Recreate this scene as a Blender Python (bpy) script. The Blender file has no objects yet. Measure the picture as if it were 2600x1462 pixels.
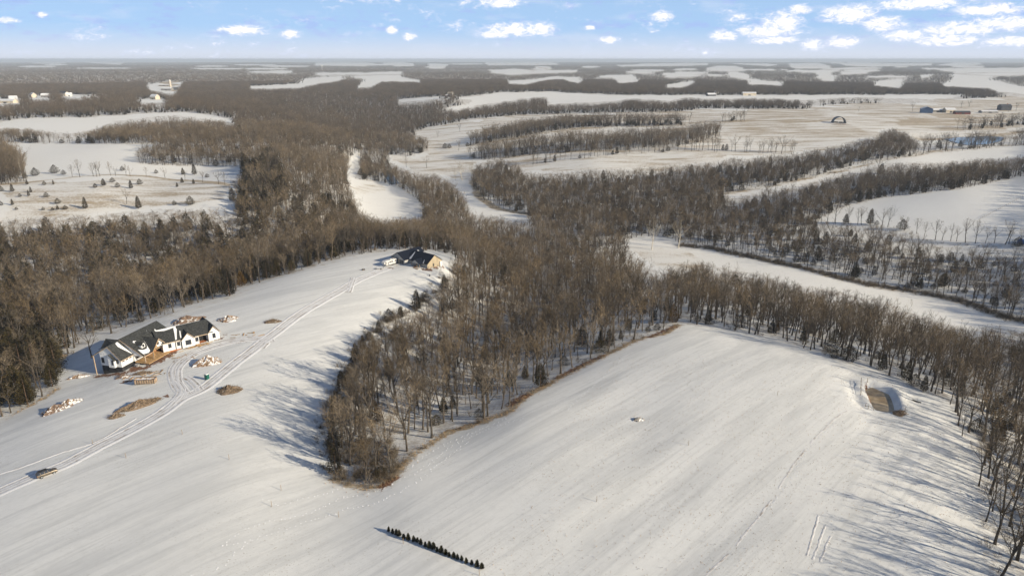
import bpy, bmesh, math, random
import numpy as np
from mathutils import Vector, Matrix
random.seed(7); rng = np.random.default_rng(7)
R = math.radians
scene = bpy.context.scene
col = scene.collection

# ------------------------------------------------------------------ camera, sky, sun, exposure
CAM_Z, PITCH, FPX, CX, CY = 105.0, R(18.5), 1733.0, 1300.0, 731.0
cp, sp = math.cos(PITCH), math.sin(PITCH)
cd = bpy.data.cameras.new('camera'); cam = bpy.data.objects.new('camera', cd); col.objects.link(cam)
cam.location = (0, 0, CAM_Z); cam.rotation_euler = (R(90) - PITCH, 0, 0)
cd.sensor_width = 36; cd.lens = FPX / 2600 * 36; cd.clip_start = 1; cd.clip_end = 80000
scene.camera = cam

SUN_EL, SUN_DIR = R(22), Vector((.905, -.425, 0)).normalized()
to_sun = Vector((SUN_DIR.x * math.cos(SUN_EL), SUN_DIR.y * math.cos(SUN_EL), math.sin(SUN_EL)))
sd = bpy.data.lights.new('sun', 'SUN'); so = bpy.data.objects.new('sun', sd); col.objects.link(so)
sd.energy = 5.0; sd.angle = R(.53); sd.color = (1, .885, .69)
so.rotation_euler = to_sun.to_track_quat('Z', 'Y').to_euler(); so.location = (200, -100, 300)
scene.view_settings.view_transform = 'Standard'; scene.view_settings.look = 'None'
scene.view_settings.exposure = .3; scene.view_settings.gamma = 1
scene.cycles.use_adaptive_sampling = True; scene.cycles.adaptive_threshold = .02; scene.cycles.max_bounces = 3; scene.cycles.diffuse_bounces = 1; scene.cycles.glossy_bounces = 2
scene.cycles.transmission_bounces = 2; scene.cycles.volume_bounces = 0; scene.cycles.use_denoising = True

def direction(px, py):
    v = Vector(((px - CX) / FPX, 0, 0)); yn = (py - CY) / FPX
    return Vector((v.x, cp - yn * sp, -(yn * cp + sp))).normalized()
def azel(px, py):
    d = direction(px, py); return math.degrees(math.atan2(d.x, d.y)), math.degrees(math.asin(d.z))

class NT:                                                         # tiny node helper
    def __init__(s, nt): s.nt = nt; s.n = nt.nodes; s.l = nt.links
    def put(s, sock, v):
        if hasattr(v, 'is_output'): s.l.new(v, sock)
        elif v is not None: sock.default_value = v
    def math(s, op, a, b=None, c=None):
        n = s.n.new('ShaderNodeMath'); n.operation = op
        for k, v in enumerate((a, b, c)): s.put(n.inputs[k], v)
        return n.outputs[0]
    def mix(s, f, a, b):
        n = s.n.new('ShaderNodeMix'); n.data_type = 'RGBA'
        s.put(n.inputs[0], f); s.put(n.inputs[6], a if hasattr(a, 'is_output') else (*a, 1)); s.put(n.inputs[7], b if hasattr(b, 'is_output') else (*b, 1))
        return n.outputs[2]
    def ramp(s, v, lo, hi, a=0., b=1.):
        n = s.n.new('ShaderNodeMapRange'); n.interpolation_type = 'SMOOTHSTEP'
        s.put(n.inputs[0], v)
        for k, q in zip((1, 2, 3, 4), (lo, hi, a, b)): n.inputs[k].default_value = q
        return n.outputs[0]
    def noise(s, vec, scale, detail=4, rough=.55, dist=0):
        n = s.n.new('ShaderNodeTexNoise'); s.put(n.inputs['Vector'], vec)
        n.inputs['Scale'].default_value = scale; n.inputs['Detail'].default_value = detail
        n.inputs['Roughness'].default_value = rough; n.inputs['Distortion'].default_value = dist
        return n.outputs[0]
    def comb(s, x, y, z):
        n = s.n.new('ShaderNodeCombineXYZ')
        for k, v in enumerate((x, y, z)): s.put(n.inputs[k], v)
        return n.outputs[0]

world = bpy.data.worlds.new('World'); scene.world = world; world.use_nodes = True
W = NT(world.node_tree); W.n.clear()
tc = W.n.new('ShaderNodeTexCoord'); sx = W.n.new('ShaderNodeSeparateXYZ'); W.l.new(tc.outputs['Generated'], sx.inputs[0])
zz = W.math('ADD', W.math('MULTIPLY', W.math('MAXIMUM', sx.outputs[2], 0), 2.2), .055)
sky = W.n.new('ShaderNodeTexSky'); sky.sky_type = 'NISHITA'; sky.sun_disc = False
sky.sun_elevation = SUN_EL; sky.sun_rotation = math.atan2(SUN_DIR.x, SUN_DIR.y); sky.air_density = 1.0; sky.dust_density = .25; sky.ozone_density = 2.2
nv = W.n.new('ShaderNodeVectorMath'); nv.operation = 'NORMALIZE'
W.l.new(W.comb(sx.outputs[0], sx.outputs[1], zz), nv.inputs[0]); W.l.new(nv.outputs[0], sky.inputs[0])
az = W.math('MULTIPLY', W.math('ARCTAN2', sx.outputs[0], sx.outputs[1]), 57.2958)
el = W.math('MULTIPLY', W.math('ARCSINE', sx.outputs[2]), 57.2958)
cv = W.comb(az, W.math('MULTIPLY', el, 2.1), 0.)
fb = W.math('SUBTRACT', W.noise(cv, 1.5, 8, .68, .6), .5)
blobs = [(1272, 8, 62, 13), (1310, 76, 92, 20), (1250, 90, 50, 9), (1378, 74, 34, 20), (995, 77, 15, 12), (1040, 93, 19, 11), (618, 77, 64, 15),
         (738, 88, 28, 12), (108, 38, 15, 8), (1680, 42, 32, 15), (1546, 102, 32, 10), (1497, 72, 14, 7), (1985, 62, 46, 30), (1950, 80, 82, 16),
         (1965, 103, 58, 9), (1838, 92, 32, 14), (2030, 25, 25, 12), (2155, 36, 66, 22), (2245, 62, 55, 18), (2330, 10, 110, 14), (2510, 26, 90, 16),
         (2440, 74, 100, 16), (2400, 102, 85, 15), (2140, 108, 40, 14), (2062, 115, 28, 14), (2560, 60, 90, 18), (2300, 90, 60, 14), (2570, 105, 80, 12), (20, 52, 30, 8)]
m = None
for bx_, by_, bw_, bh_ in blobs:
    k_ = 1.3 if bx_ > 1750 else 1.08; bw_, bh_ = bw_ * k_, bh_ * k_; a0, e0 = azel(bx_, by_); a1 = azel(bx_ + bw_, by_)[0]; e1 = azel(bx_, by_ - bh_)[1]
    qa = W.math('MULTIPLY', W.math('SUBTRACT', az, a0), 1 / (a1 - a0)); qe = W.math('MULTIPLY', W.math('SUBTRACT', el, e0), 1 / (e1 - e0))
    q = W.math('SUBTRACT', 1., W.math('ADD', W.math('MULTIPLY', qa, qa), W.math('MULTIPLY', qe, qe)))
    m = q if m is None else W.math('MAXIMUM', m, q)
far = W.n.new('ShaderNodeTexNoise'); far.inputs['Scale'].default_value = .32; far.inputs['Detail'].default_value = 6; W.l.new(W.comb(az, W.math('MULTIPLY', el, 2.6), 7.), far.inputs['Vector'])
gen = W.math('MULTIPLY', W.math('SUBTRACT', far.outputs[0], .63), 5.)       # the scattered small clouds go on all round
m2 = W.math('ADD', W.math('MAXIMUM', m, gen), W.math('MULTIPLY', fb, 3.4))
cl = W.math('MULTIPLY', W.ramp(m2, -.35, 1.05), .98)
shade = W.math('SUBTRACT', W.noise(W.comb(az, W.math('MULTIPLY', el, 3.0), 3.), .5, 5, .6), .5)
wisp = W.math('MULTIPLY', W.ramp(shade, .04, .16), .6)
s0 = W.mix(W.ramp(el, 16, 2.5, 0, .85), sky.outputs[0], (4.6, 6.9, 10.2))       # the whole horizon is brighter than the zenith
s1 = W.mix(wisp, s0, (4.3, 5.6, 9.6))
veil = W.noise(W.comb(W.math('MULTIPLY', az, .5), W.math('MULTIPLY', el, 1.8), 11.), .6, 4)
s1b = W.mix(W.math('MULTIPLY', W.ramp(veil, .5, .75), .35), s1, (7.6, 8.4, 10.2))
s1c = W.mix(W.ramp(el, 2.6, .0, 0, .95), s1b, (7.4, 7.9, 9.0))               # low cloud bank thickening towards the horizon
cc = W.mix(W.ramp(m2, .1, 1.1), (7.6, 8.4, 10.6), (11.5, 11.3, 11.2))
s2 = W.mix(cl, s1c, cc)
bg = W.n.new('ShaderNodeBackground'); W.l.new(s2, bg.inputs[0]); bg.inputs[1].default_value = .08
wo = W.n.new('ShaderNodeOutputWorld'); W.l.new(bg.outputs[0], wo.inputs[0])

# ------------------------------------------------------------------ helpers
def project(x, y, z):
    z = np.asarray(z) - CAM_Z
    d = np.maximum(y * cp - z * sp, 1e-3)                          # depth along the view axis
    up = y * sp + z * cp
    return CX + FPX * x / d, CY - FPX * up / d
def unproj(px, py, z):
    xn, yn = (np.asarray(px, float) - CX) / FPX, (np.asarray(py, float) - CY) / FPX
    d = np.maximum(yn * cp + sp, .0035); k = (CAM_Z - z) / d
    return xn * k, (cp - yn * sp) * k

def tag(o, label=None, cat=None, group=None, kind=None):
    if label: o['label'] = label
    if cat: o['category'] = cat
    if group: o['group'] = group
    if kind: o['kind'] = kind
    return o
def empty(name, loc=(0, 0, 0), rz=0, label=None, cat=None, group=None):
    o = bpy.data.objects.new(name, None); o.location = loc; o.rotation_euler = (0, 0, rz); o.empty_display_size = .3
    col.objects.link(o); return tag(o, label, cat, group)

class MB:
    def __init__(s): s.v = []; s.f = []; s.m = []
    def add(s, vs, fs, m=0):
        b = len(s.v); s.v.extend([tuple(q) for q in vs]); s.f.extend([tuple(b + i for i in f) for f in fs]); s.m.extend([m] * len(fs)); return s
    def box(s, x0, x1, y0, y1, z0, z1, m=0, T=None):
        vs = [Vector((x, y, z)) for z in (z0, z1) for y in (y0, y1) for x in (x0, x1)]
        if T: vs = [T(*v) for v in vs]
        return s.add(vs, [(0, 2, 3, 1), (4, 5, 7, 6), (0, 1, 5, 4), (2, 6, 7, 3), (0, 4, 6, 2), (1, 3, 7, 5)], m)
    def prism(s, poly, ext, m=0):                                   # closed solid: polygon swept along ext
        n = len(poly); p = [Vector(q) for q in poly]; e = Vector(ext)
        return s.add(p + [q + e for q in p], [tuple(range(n - 1, -1, -1)), tuple(range(n, 2 * n))] + [(i, (i + 1) % n, n + (i + 1) % n, n + i) for i in range(n)], m)
    def slab(s, poly, t, m=0):                                      # flat plate thickened along its normal
        p = [Vector(q) for q in poly]; nrm = Vector((0, 0, 0))
        for i in range(len(p)): nrm += p[i].cross(p[(i + 1) % len(p)])
        nrm.normalize()
        if nrm.z < 0: p.reverse(); nrm = -nrm
        return s.prism([q - nrm * t for q in p], nrm * t, m)
    def tube(s, pts, rad, n=6, m=0, cap=True):
        pts = [Vector(p) for p in pts]; rings = []
        for i, p in enumerate(pts):
            t = (pts[min(i + 1, len(pts) - 1)] - pts[max(i - 1, 0)]).normalized()
            a = t.orthogonal().normalized() if abs(t.z) < .95 else t.cross(Vector((0, 1, 0))).normalized()
            b = t.cross(a); r = rad[i] if hasattr(rad, '__len__') else rad
            rings.append([p + (a * math.cos(2 * math.pi * k / n) + b * math.sin(2 * math.pi * k / n)) * r for k in range(n)])
        vs = [q for r_ in rings for q in r_]; fs = []
        for i in range(len(pts) - 1):
            for k in range(n): fs.append((i * n + k, i * n + (k + 1) % n, (i + 1) * n + (k + 1) % n, (i + 1) * n + k))
        if cap: fs += [tuple(range(n - 1, -1, -1)), tuple((len(pts) - 1) * n + k for k in range(n))]
        return s.add(vs, fs, m)
    def mesh(s, name, mats, smooth=False):
        me = bpy.data.meshes.new(name); me.from_pydata(s.v, [], s.f); me.update()
        for q in (mats if isinstance(mats, (list, tuple)) else [mats]): me.materials.append(q)
        if any(s.m): me.polygons.foreach_set('material_index', s.m)
        if smooth: me.polygons.foreach_set('use_smooth', [True] * len(s.f))
        return me
    def build(s, name, mats, parent=None, smooth=False):
        o = bpy.data.objects.new(name, s.mesh(name, mats, smooth)); col.objects.link(o)
        if parent: o.parent = parent
        return o

def mat(name, c, rough=.8, var=.15, scale=1., c2=None, spec=.3, metal=0, bump=0., stretch=None, inst=0.):
    m = bpy.data.materials.new(name); m.use_nodes = True; N = NT(m.node_tree); b = N.n['Principled BSDF']
    t = N.n.new('ShaderNodeTexCoord'); v = t.outputs['Object']
    if stretch:
        mp = N.n.new('ShaderNodeMapping'); mp.inputs['Scale'].default_value = stretch; N.l.new(v, mp.inputs[0]); v = mp.outputs[0]
    f = N.noise(v, scale, 5, .6)
    lo = tuple(q * (1 - var) for q in c); hi = tuple(min(1, q * (1 + var)) for q in (c2 or c))
    cc = N.mix(N.ramp(f, .3, .7), lo, hi)
    if inst:
        oi = N.n.new('ShaderNodeObjectInfo'); h = N.n.new('ShaderNodeHueSaturation'); N.l.new(cc, h.inputs['Color'])
        N.l.new(N.ramp(oi.outputs['Random'], 0, 1, 1 - inst, 1 + inst), h.inputs['Value']); N.l.new(N.ramp(N.math('FRACT', N.math('MULTIPLY', oi.outputs['Random'], 13.7)), 0, 1, .78, 1.2), h.inputs['Saturation']); cc = h.outputs[0]
    N.l.new(cc, b.inputs['Base Color']); b.inputs['Roughness'].default_value = rough; b.inputs['Metallic'].default_value = metal
    b.inputs['Specular IOR Level'].default_value = spec
    if bump:
        bn = N.n.new('ShaderNodeBump'); bn.inputs['Strength'].default_value = bump; bn.inputs['Distance'].default_value = .05; N.l.new(f, bn.inputs['Height']); N.l.new(bn.outputs[0], b.inputs['Normal'])
    return m

# ------------------------------------------------------------------ terrain: control points (pixel of the photo, elevation)
CP = [(1300, 1700, 1), (300, 1700, 1), (2300, 1700, 0), (1300, 1462, .5), (100, 1462, 0), (2500, 1462, -3), (600, 1200, .5), (1500, 1250, .5), (2100, 1250, -1), (117, 1203, -1),
      (312, 943, -4), (255, 942, -6.8), (225, 905, -8), (420, 897, -3), (480, 905, -2.4), (556, 858, -2.1), (640, 860, -1.6), (560, 990, -1.2), (345, 1035, -2), (145, 1035, -4), (30, 1050, -7), (0, 900, -14),
      (430, 801, -5), (590, 752, -5), (760, 690, -6), (900, 652, -7), (720, 800, -1.5), (850, 735, -3), (1000, 690, -5.5), (1085, 684, -6), (1123, 674, -6.2), (991, 668, -6), (1040, 640, -7), (950, 760, -5),
      (1140, 690, -10), (1000, 870, -9), (850, 1100, -5), (930, 1230, -2.5), (1100, 1050, -8), (1250, 950, -15), (1100, 850, -14), (1200, 780, -20), (1400, 800, -24), (1300, 680, -36), (1500, 700, -38),
      (1030, 1170, -2), (1320, 1015, -3), (1530, 905, -5), (1720, 822, -8), (1620, 1064, -1), (1900, 1000, -1.5), (2130, 915, -7), (2230, 1015, -6), (2390, 1012, -10), (2490, 1230, -8), (2600, 1200, -14), (2600, 1000, -22),
      (1800, 770, -24), (2100, 850, -24), (2400, 930, -26), (1900, 690, -43), (2200, 745, -44), (2500, 815, -44), (1650, 625, -44), (2600, 860, -42), (1798, 640, -44),
      (1900, 600, -42), (2200, 640, -41), (2500, 700, -42), (2100, 566, -36), (2300, 590, -34), (2550, 620, -31), (2300, 530, -27), (2500, 540, -23), (2600, 480, -17), (2440, 490, -19),
      (2200, 470, -30), (2450, 430, -22), (2600, 420, -18), (2000, 470, -32), (2300, 405, -18), (2550, 380, -14), (1900, 520, -40), (1600, 540, -44), (1400, 520, -46), (1700, 460, -38), (1450, 470, -42),
      (1200, 500, -47), (1280, 550, -47), (1010, 520, -47), (960, 560, -46), (1050, 450, -48), (1130, 440, -47), (900, 420, -46), (1000, 400, -44), (1250, 400, -38), (1500, 410, -28), (1750, 400, -24), (2000, 392, -22),
      (1100, 350, -34), (1200, 308, -24), (1400, 340, -20), (1600, 320, -14), (1740, 285, -8), (1900, 300, -6), (2128, 310, -5), (2400, 290, -4), (2500, 350, -14), (2300, 330, -10), (1350, 292, -20), (1000, 320, -38),
      (900, 600, -30), (700, 620, -24), (850, 560, -34), (500, 680, -26), (300, 740, -26), (100, 740, -24), (100, 640, -22), (350, 620, -22), (600, 560, -14), (750, 500, -14), (850, 470, -30), (750, 420, -10), (650, 440, -6),
      (450, 500, -8), (250, 480, -5), (50, 500, -8), (300, 545, -14), (50, 580, -18), (350, 450, -9), (500, 440, -14), (250, 400, -6), (50, 400, -8), (480, 395, -8), (300, 367, -3), (600, 367, -6), (300, 340, -9), (560, 335, -8),
      (430, 287, 2), (150, 300, 0), (600, 310, -6), (750, 360, -12), (850, 380, -26), (830, 310, -34), (950, 280, -32), (700, 290, -12), (1100, 260, -10), (1300, 236, -2), (1200, 280, -22), (1600, 242, -4), (1900, 242, -4), (2300, 242, -4), (2550, 250, -3), (2050, 262, -6)]
CP = np.array(CP, float)
def logp(x, y):
    r = np.hypot(x, y + 60); return np.stack([np.arctan2(x, y + 60) * 2.0, np.log(r / 300.)], -1)
cxw, cyw = unproj(CP[:, 0], CP[:, 1], CP[:, 2]); czw = CP[:, 2]
ex = []                                                            # beyond the control points the land goes on as a low plateau
for rr, z in ((3200, -6), (5200, -3), (9000, -2), (16000, 0), (30000, 0)):
    for aa in np.linspace(-72, 72, 10): ex.append((rr * math.sin(R(aa)), rr * math.cos(R(aa)) - 60, z))
for rr, z in ((260, -12), (600, -30), (1300, -14)): ex += [(rr * math.sin(R(-62)), rr * math.cos(R(-62)) - 60, z), (rr * math.sin(R(62)), rr * math.cos(R(62)) - 60, z)]
for aa in (-60, -20, 20, 60): ex.append((70 * math.sin(R(aa)), 70 * math.cos(R(aa)) - 60, 0))
ex = np.array(ex); PX = np.concatenate([cxw, ex[:, 0]]); PY = np.concatenate([cyw, ex[:, 1]]); PZ = np.concatenate([czw, ex[:, 2]])
PU = logp(PX, PY)
def phi(d2): return np.where(d2 > 1e-12, .5 * d2 * np.log(np.maximum(d2, 1e-12)), 0)
def d2(a, b): return ((a[:, None, :] - b[None, :, :]) ** 2).sum(-1)
n_ = len(PU); A = np.zeros((n_ + 3, n_ + 3)); A[:n_, :n_] = phi(d2(PU, PU)) + np.eye(n_) * 6e-4
A[:n_, n_] = 1; A[:n_, n_ + 1:] = PU; A[n_, :n_] = 1; A[n_ + 1:, :n_] = PU.T
TW = np.linalg.solve(A, np.concatenate([PZ, [0, 0, 0]]))
def base_h(x, y):
    U = logp(x, y); out = np.empty(len(U))
    for k in range(0, len(U), 20000):
        u = U[k:k + 20000]; out[k:k + 20000] = phi(d2(u, PU)) @ TW[:n_] + TW[n_] + u @ TW[n_ + 1:]
    return out
DR = np.array([.70, .714]); DP = np.array([.714, -.70])              # the mowing direction of the near fields and its normal
ph = rng.uniform(0, 6.28, 40)
# pond basin and graded pad
POND = [(2196, 982), (2213, 977), (2256, 993), (2262, 1003), (2270, 1023), (2272, 1042), (2240, 1042), (2219, 1034), (2214, 1020), (2208, 1001)]
pxw, pyw = unproj(np.array([p[0] for p in POND]), np.array([p[1] for p in POND]), -6.6)
pcx, pcy = pxw.mean(), pyw.mean()
WATERS = [(2475, 356, 75., 60., -14.2), (994, 453, 16., 45., -48.3)]; WATERS = [(*map(float, unproj(a, b, z)), rx, ry, z) for a, b, rx, ry, z in WATERS]
POND_Z = -6.3
def pond_dist(x, y):                                                 # metres outside (+) or inside (-) the pond outline
    d = np.full(len(x), 1e9); ins = np.zeros(len(x), bool); n = len(pxw)
    for i in range(n):
        ax, ay, bx, by = pxw[i], pyw[i], pxw[(i + 1) % n], pyw[(i + 1) % n]; vx, vy = bx - ax, by - ay
        t = np.clip(((x - ax) * vx + (y - ay) * vy) / (vx * vx + vy * vy), 0, 1); d = np.minimum(d, np.hypot(x - ax - t * vx, y - ay - t * vy))
        ins ^= ((ay > y) != (by > y)) & (x < (bx - ax) * (y - ay) / (by - ay + 1e-12) + ax)
    return np.where(ins, -d, d)
def height(x, y):
    x = np.atleast_1d(np.asarray(x, float)); y = np.atleast_1d(np.asarray(y, float))
    h = base_h(x, y); r = np.hypot(x, y)
    near = np.clip((700 - r) / 300, 0, 1)
    d, e = x * DP[0] + y * DP[1], x * DR[0] + y * DR[1]
    w = .10 * np.sin(d / 3.1 + ph[0] + 1.3 * np.sin(e / 41 + ph[1])) * (.5 + .5 * np.sin(e / 23 + d / 37 + ph[2])) + .13 * np.sin(d / 7.7 + ph[3] + .8 * np.sin(e / 57 + ph[4])) + .13 * np.sin(d / 19 + e / 90 + ph[5])
    w = w * np.clip((x + 60) / 70, .3, 1)
    h = h + near * w * np.clip((h + 14) / 8, 0, 1)
    h = h + np.clip((r - 1500) / 1500, 0, 1) * (2.2 * np.sin(x / 310 + ph[6] + np.sin(y / 700)) * np.sin(y / 420 + ph[7]) + 2.5 * np.sin(x / 900 + ph[8]) * np.sin(y / 1300 + ph[9]))
    nr = np.nonzero(np.hypot(x - pcx, y - pcy) < 30)[0]
    if len(nr):
        sd_ = pond_dist(x[nr], y[nr]); k = np.clip((9 - sd_) / 7, 0, 1); k = k * k * (3 - 2 * k); hh = h[nr] * (1 - k) + k * POND_Z
        h[nr] = hh - 1.9 * np.clip((1.6 - sd_) / 2.6, 0, 1) + .55 * np.exp(-((sd_ - 2.7) / .9) ** 2)
    for wx_, wy_, rx_, ry_, wz_ in WATERS:
        k = np.clip((1.5 - np.hypot((x - wx_) / rx_, (y - wy_) / ry_)) / .5, 0, 1); h = h * (1 - k) + k * (wz_ - .8)
    return h
def H(x, y): return float(height(x, y)[0])
def at(px, py):                                                     # photo pixel -> point on the ground
    z = -5.0
    for _ in range(40):
        x, y = unproj(px, py, z); zn = H(float(x), float(y)); z += .6 * (zn - z)
    x, y = unproj(px, py, z); return Vector((float(x), float(y), H(float(x), float(y))))
def ats(L):
    px = np.array([p[0] for p in L], float); py = np.array([p[1] for p in L], float); z = np.full(len(L), -5.)
    for _ in range(40):
        x, y = unproj(px, py, z); z = z + .6 * (height(x, y) - z)
    x, y = unproj(px, py, z); return np.stack([x, y, height(x, y)], -1)

def inpoly(px, py, poly):
    ins = np.zeros(len(px), bool); n = len(poly); P = np.asarray(poly, float)
    bb = (px >= P[:, 0].min()) & (px <= P[:, 0].max()) & (py >= P[:, 1].min()) & (py <= P[:, 1].max()); ii = np.nonzero(bb)[0]
    if len(ii) == 0: return ins
    x, y = px[ii], py[ii]; c = np.zeros(len(ii), bool); j = n - 1
    for i in range(n):
        xi, yi = P[i]; xj, yj = P[j]
        if yi != yj: c ^= ((yi > y) != (yj > y)) & (x < (xj - xi) * (y - yi) / (yj - yi) + xi)
        j = i
    ins[ii] = c; return ins
# ------------------------------------------------------------------ land cover: open ground as traced in the photo
NEAR = [(-700, 1250), (-250, 1120), (0, 1065), (40, 1045), (105, 1010), (150, 985), (148, 935), (165, 912), (215, 880), (257, 852), (314, 840), (348, 822), (433, 799), (483, 776), (524, 763), (585, 752), (625, 729), (676, 712), (754, 691), (811, 671),
        (870, 655), (920, 646), (1012, 635), (1107, 638), (1150, 648), (1161, 676), (1150, 693), (1124, 706), (1120, 740), (1073, 757), (1039, 784), (985, 804), (971, 838), (921, 865), (907, 906), (887, 923), (870, 957), (849, 980), (822, 1079), (829, 1113), (832, 1147),
        (836, 1174), (825, 1195), (842, 1214), (870, 1220), (924, 1235), (968, 1233), (999, 1214), (1019, 1180), (1060, 1140), (1142, 1092), (1210, 1072), (1284, 1045), (1322, 1014), (1408, 963), (1445, 946), (1533, 902), (1614, 862), (1682, 845), (1722, 820),
        (1798, 831), (1899, 848), (1984, 865), (2051, 889), (2129, 913), (2203, 936), (2305, 972), (2341, 995), (2392, 1011), (2419, 1038), (2429, 1065), (2443, 1113), (2477, 1146), (2487, 1201), (2480, 1228), (2491, 1275), (2487, 1316), (2491, 1360), (2497, 1411), (2511, 1462), (2560, 1900), (-700, 1900)]
PASTURE = [(1039, 340), (1100, 322), (1195, 304), (1259, 298), (1343, 292), (1445, 289), (1546, 287), (1740, 284), (1774, 276), (1899, 277), (2034, 278), (2136, 283), (2237, 288), (2340, 291), (2640, 298), (2640, 340), (2480, 350), (2340, 368), (2305, 340), (2260, 326), (2215, 350),
           (2136, 371), (2068, 381), (2017, 391), (1970, 395), (1906, 404), (1858, 402), (1815, 410), (1740, 420), (1600, 430), (1500, 430), (1445, 438), (1354, 442), (1327, 432), (1310, 410), (1269, 404), (1208, 418), (1198, 440), (1200, 456), (1130, 454), (1110, 442), (1060, 442),
           (1030, 432), (1000, 418), (985, 408), (990, 394), (1040, 397), (1085, 385), (1090, 372), (1085, 350)]
LEFTF = [(-60, 362), (0, 364), (340, 366), (690, 366), (690, 370), (400, 370), (355, 376), (340, 392), (340, 408), (356, 416), (420, 421), (622, 424), (600, 450), (582, 470), (580, 500), (598, 520), (590, 540), (480, 532), (400, 532), (300, 542), (200, 547), (100, 550), (0, 558), (-60, 560)]
F9 = [(2068, 563), (2119, 537), (2170, 519), (2237, 503), (2315, 495), (2440, 480), (2640, 440), (2640, 624), (2474, 615), (2406, 612), (2356, 605), (2322, 591), (2271, 578), (2203, 571), (2136, 566)]
F10 = [(1585, 608), (1640, 600), (1700, 604), (1730, 622), (1798, 627), (1865, 642), (1967, 664), (2068, 686), (2136, 706), (2203, 720), (2305, 737), (2406, 754), (2474, 774), (2542, 801), (2640, 822), (2640, 842), (2541, 834), (2457, 837), (2372, 812), (2300, 790), (2257, 774), (2203, 757), (2129, 742), (2072, 733),
       (2024, 726), (1973, 713), (1940, 697), (1872, 690), (1798, 672), (1740, 672), (1690, 690), (1640, 680), (1610, 650)]
F8 = [(1838, 492), (1967, 471), (2034, 458), (2102, 441), (2170, 420), (2237, 408), (2322, 395), (2373, 383), (2640, 362), (2640, 398), (2500, 404), (2440, 410), (2380, 414), (2300, 414), (2230, 417), (2170, 437), (2110, 450), (2060, 464), (2000, 477), (1930, 490), (1860, 502)]
F4 = [(893, 400), (905, 385), (915, 400), (912, 430), (900, 455), (960, 463), (1010, 475), (1065, 510), (1075, 545), (1060, 555), (960, 560), (925, 545), (905, 525), (897, 490), (885, 470), (880, 440)]
F11 = [(1125, 448), (1190, 452), (1203, 480), (1222, 505), (1265, 528), (1340, 543), (1350, 560), (1290, 556), (1240, 548), (1192, 545), (1187, 512), (1165, 482)]
F1 = [(-60, 312), (0, 311), (20, 306), (68, 301), (135, 299), (203, 299), (304, 294), (358, 289), (433, 286), (500, 287), (548, 294), (582, 301), (597, 308), (595, 316), (558, 306), (440, 293), (338, 303), (291, 308), (260, 323), (190, 340), (135, 335), (112, 335), (68, 327), (20, 328), (-60, 328)]
F13 = [(1005, 255), (1107, 245), (1157, 248), (1242, 240), (1293, 234), (1394, 233), (1462, 237), (1567, 241), (1740, 242), (1933, 242), (2085, 241), (2356, 241), (2480, 243), (2373, 253), (2237, 249), (2149, 248), (2034, 255), (1984, 252), (1900, 250), (1815, 252), (1740, 249), (1695, 257), (1614, 250), (1567, 257),
       (1513, 260), (1421, 264), (1398, 266), (1380, 247), (1327, 250), (1269, 260), (1208, 270), (1168, 277), (1120, 277), (1190, 264), (1200, 255), (1150, 250), (1100, 252), (1020, 260)]
F6 = [(2045, 272), (2120, 266), (2340, 262), (2440, 252), (2640, 243), (2640, 302), (2237, 290), (2100, 282)]
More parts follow.
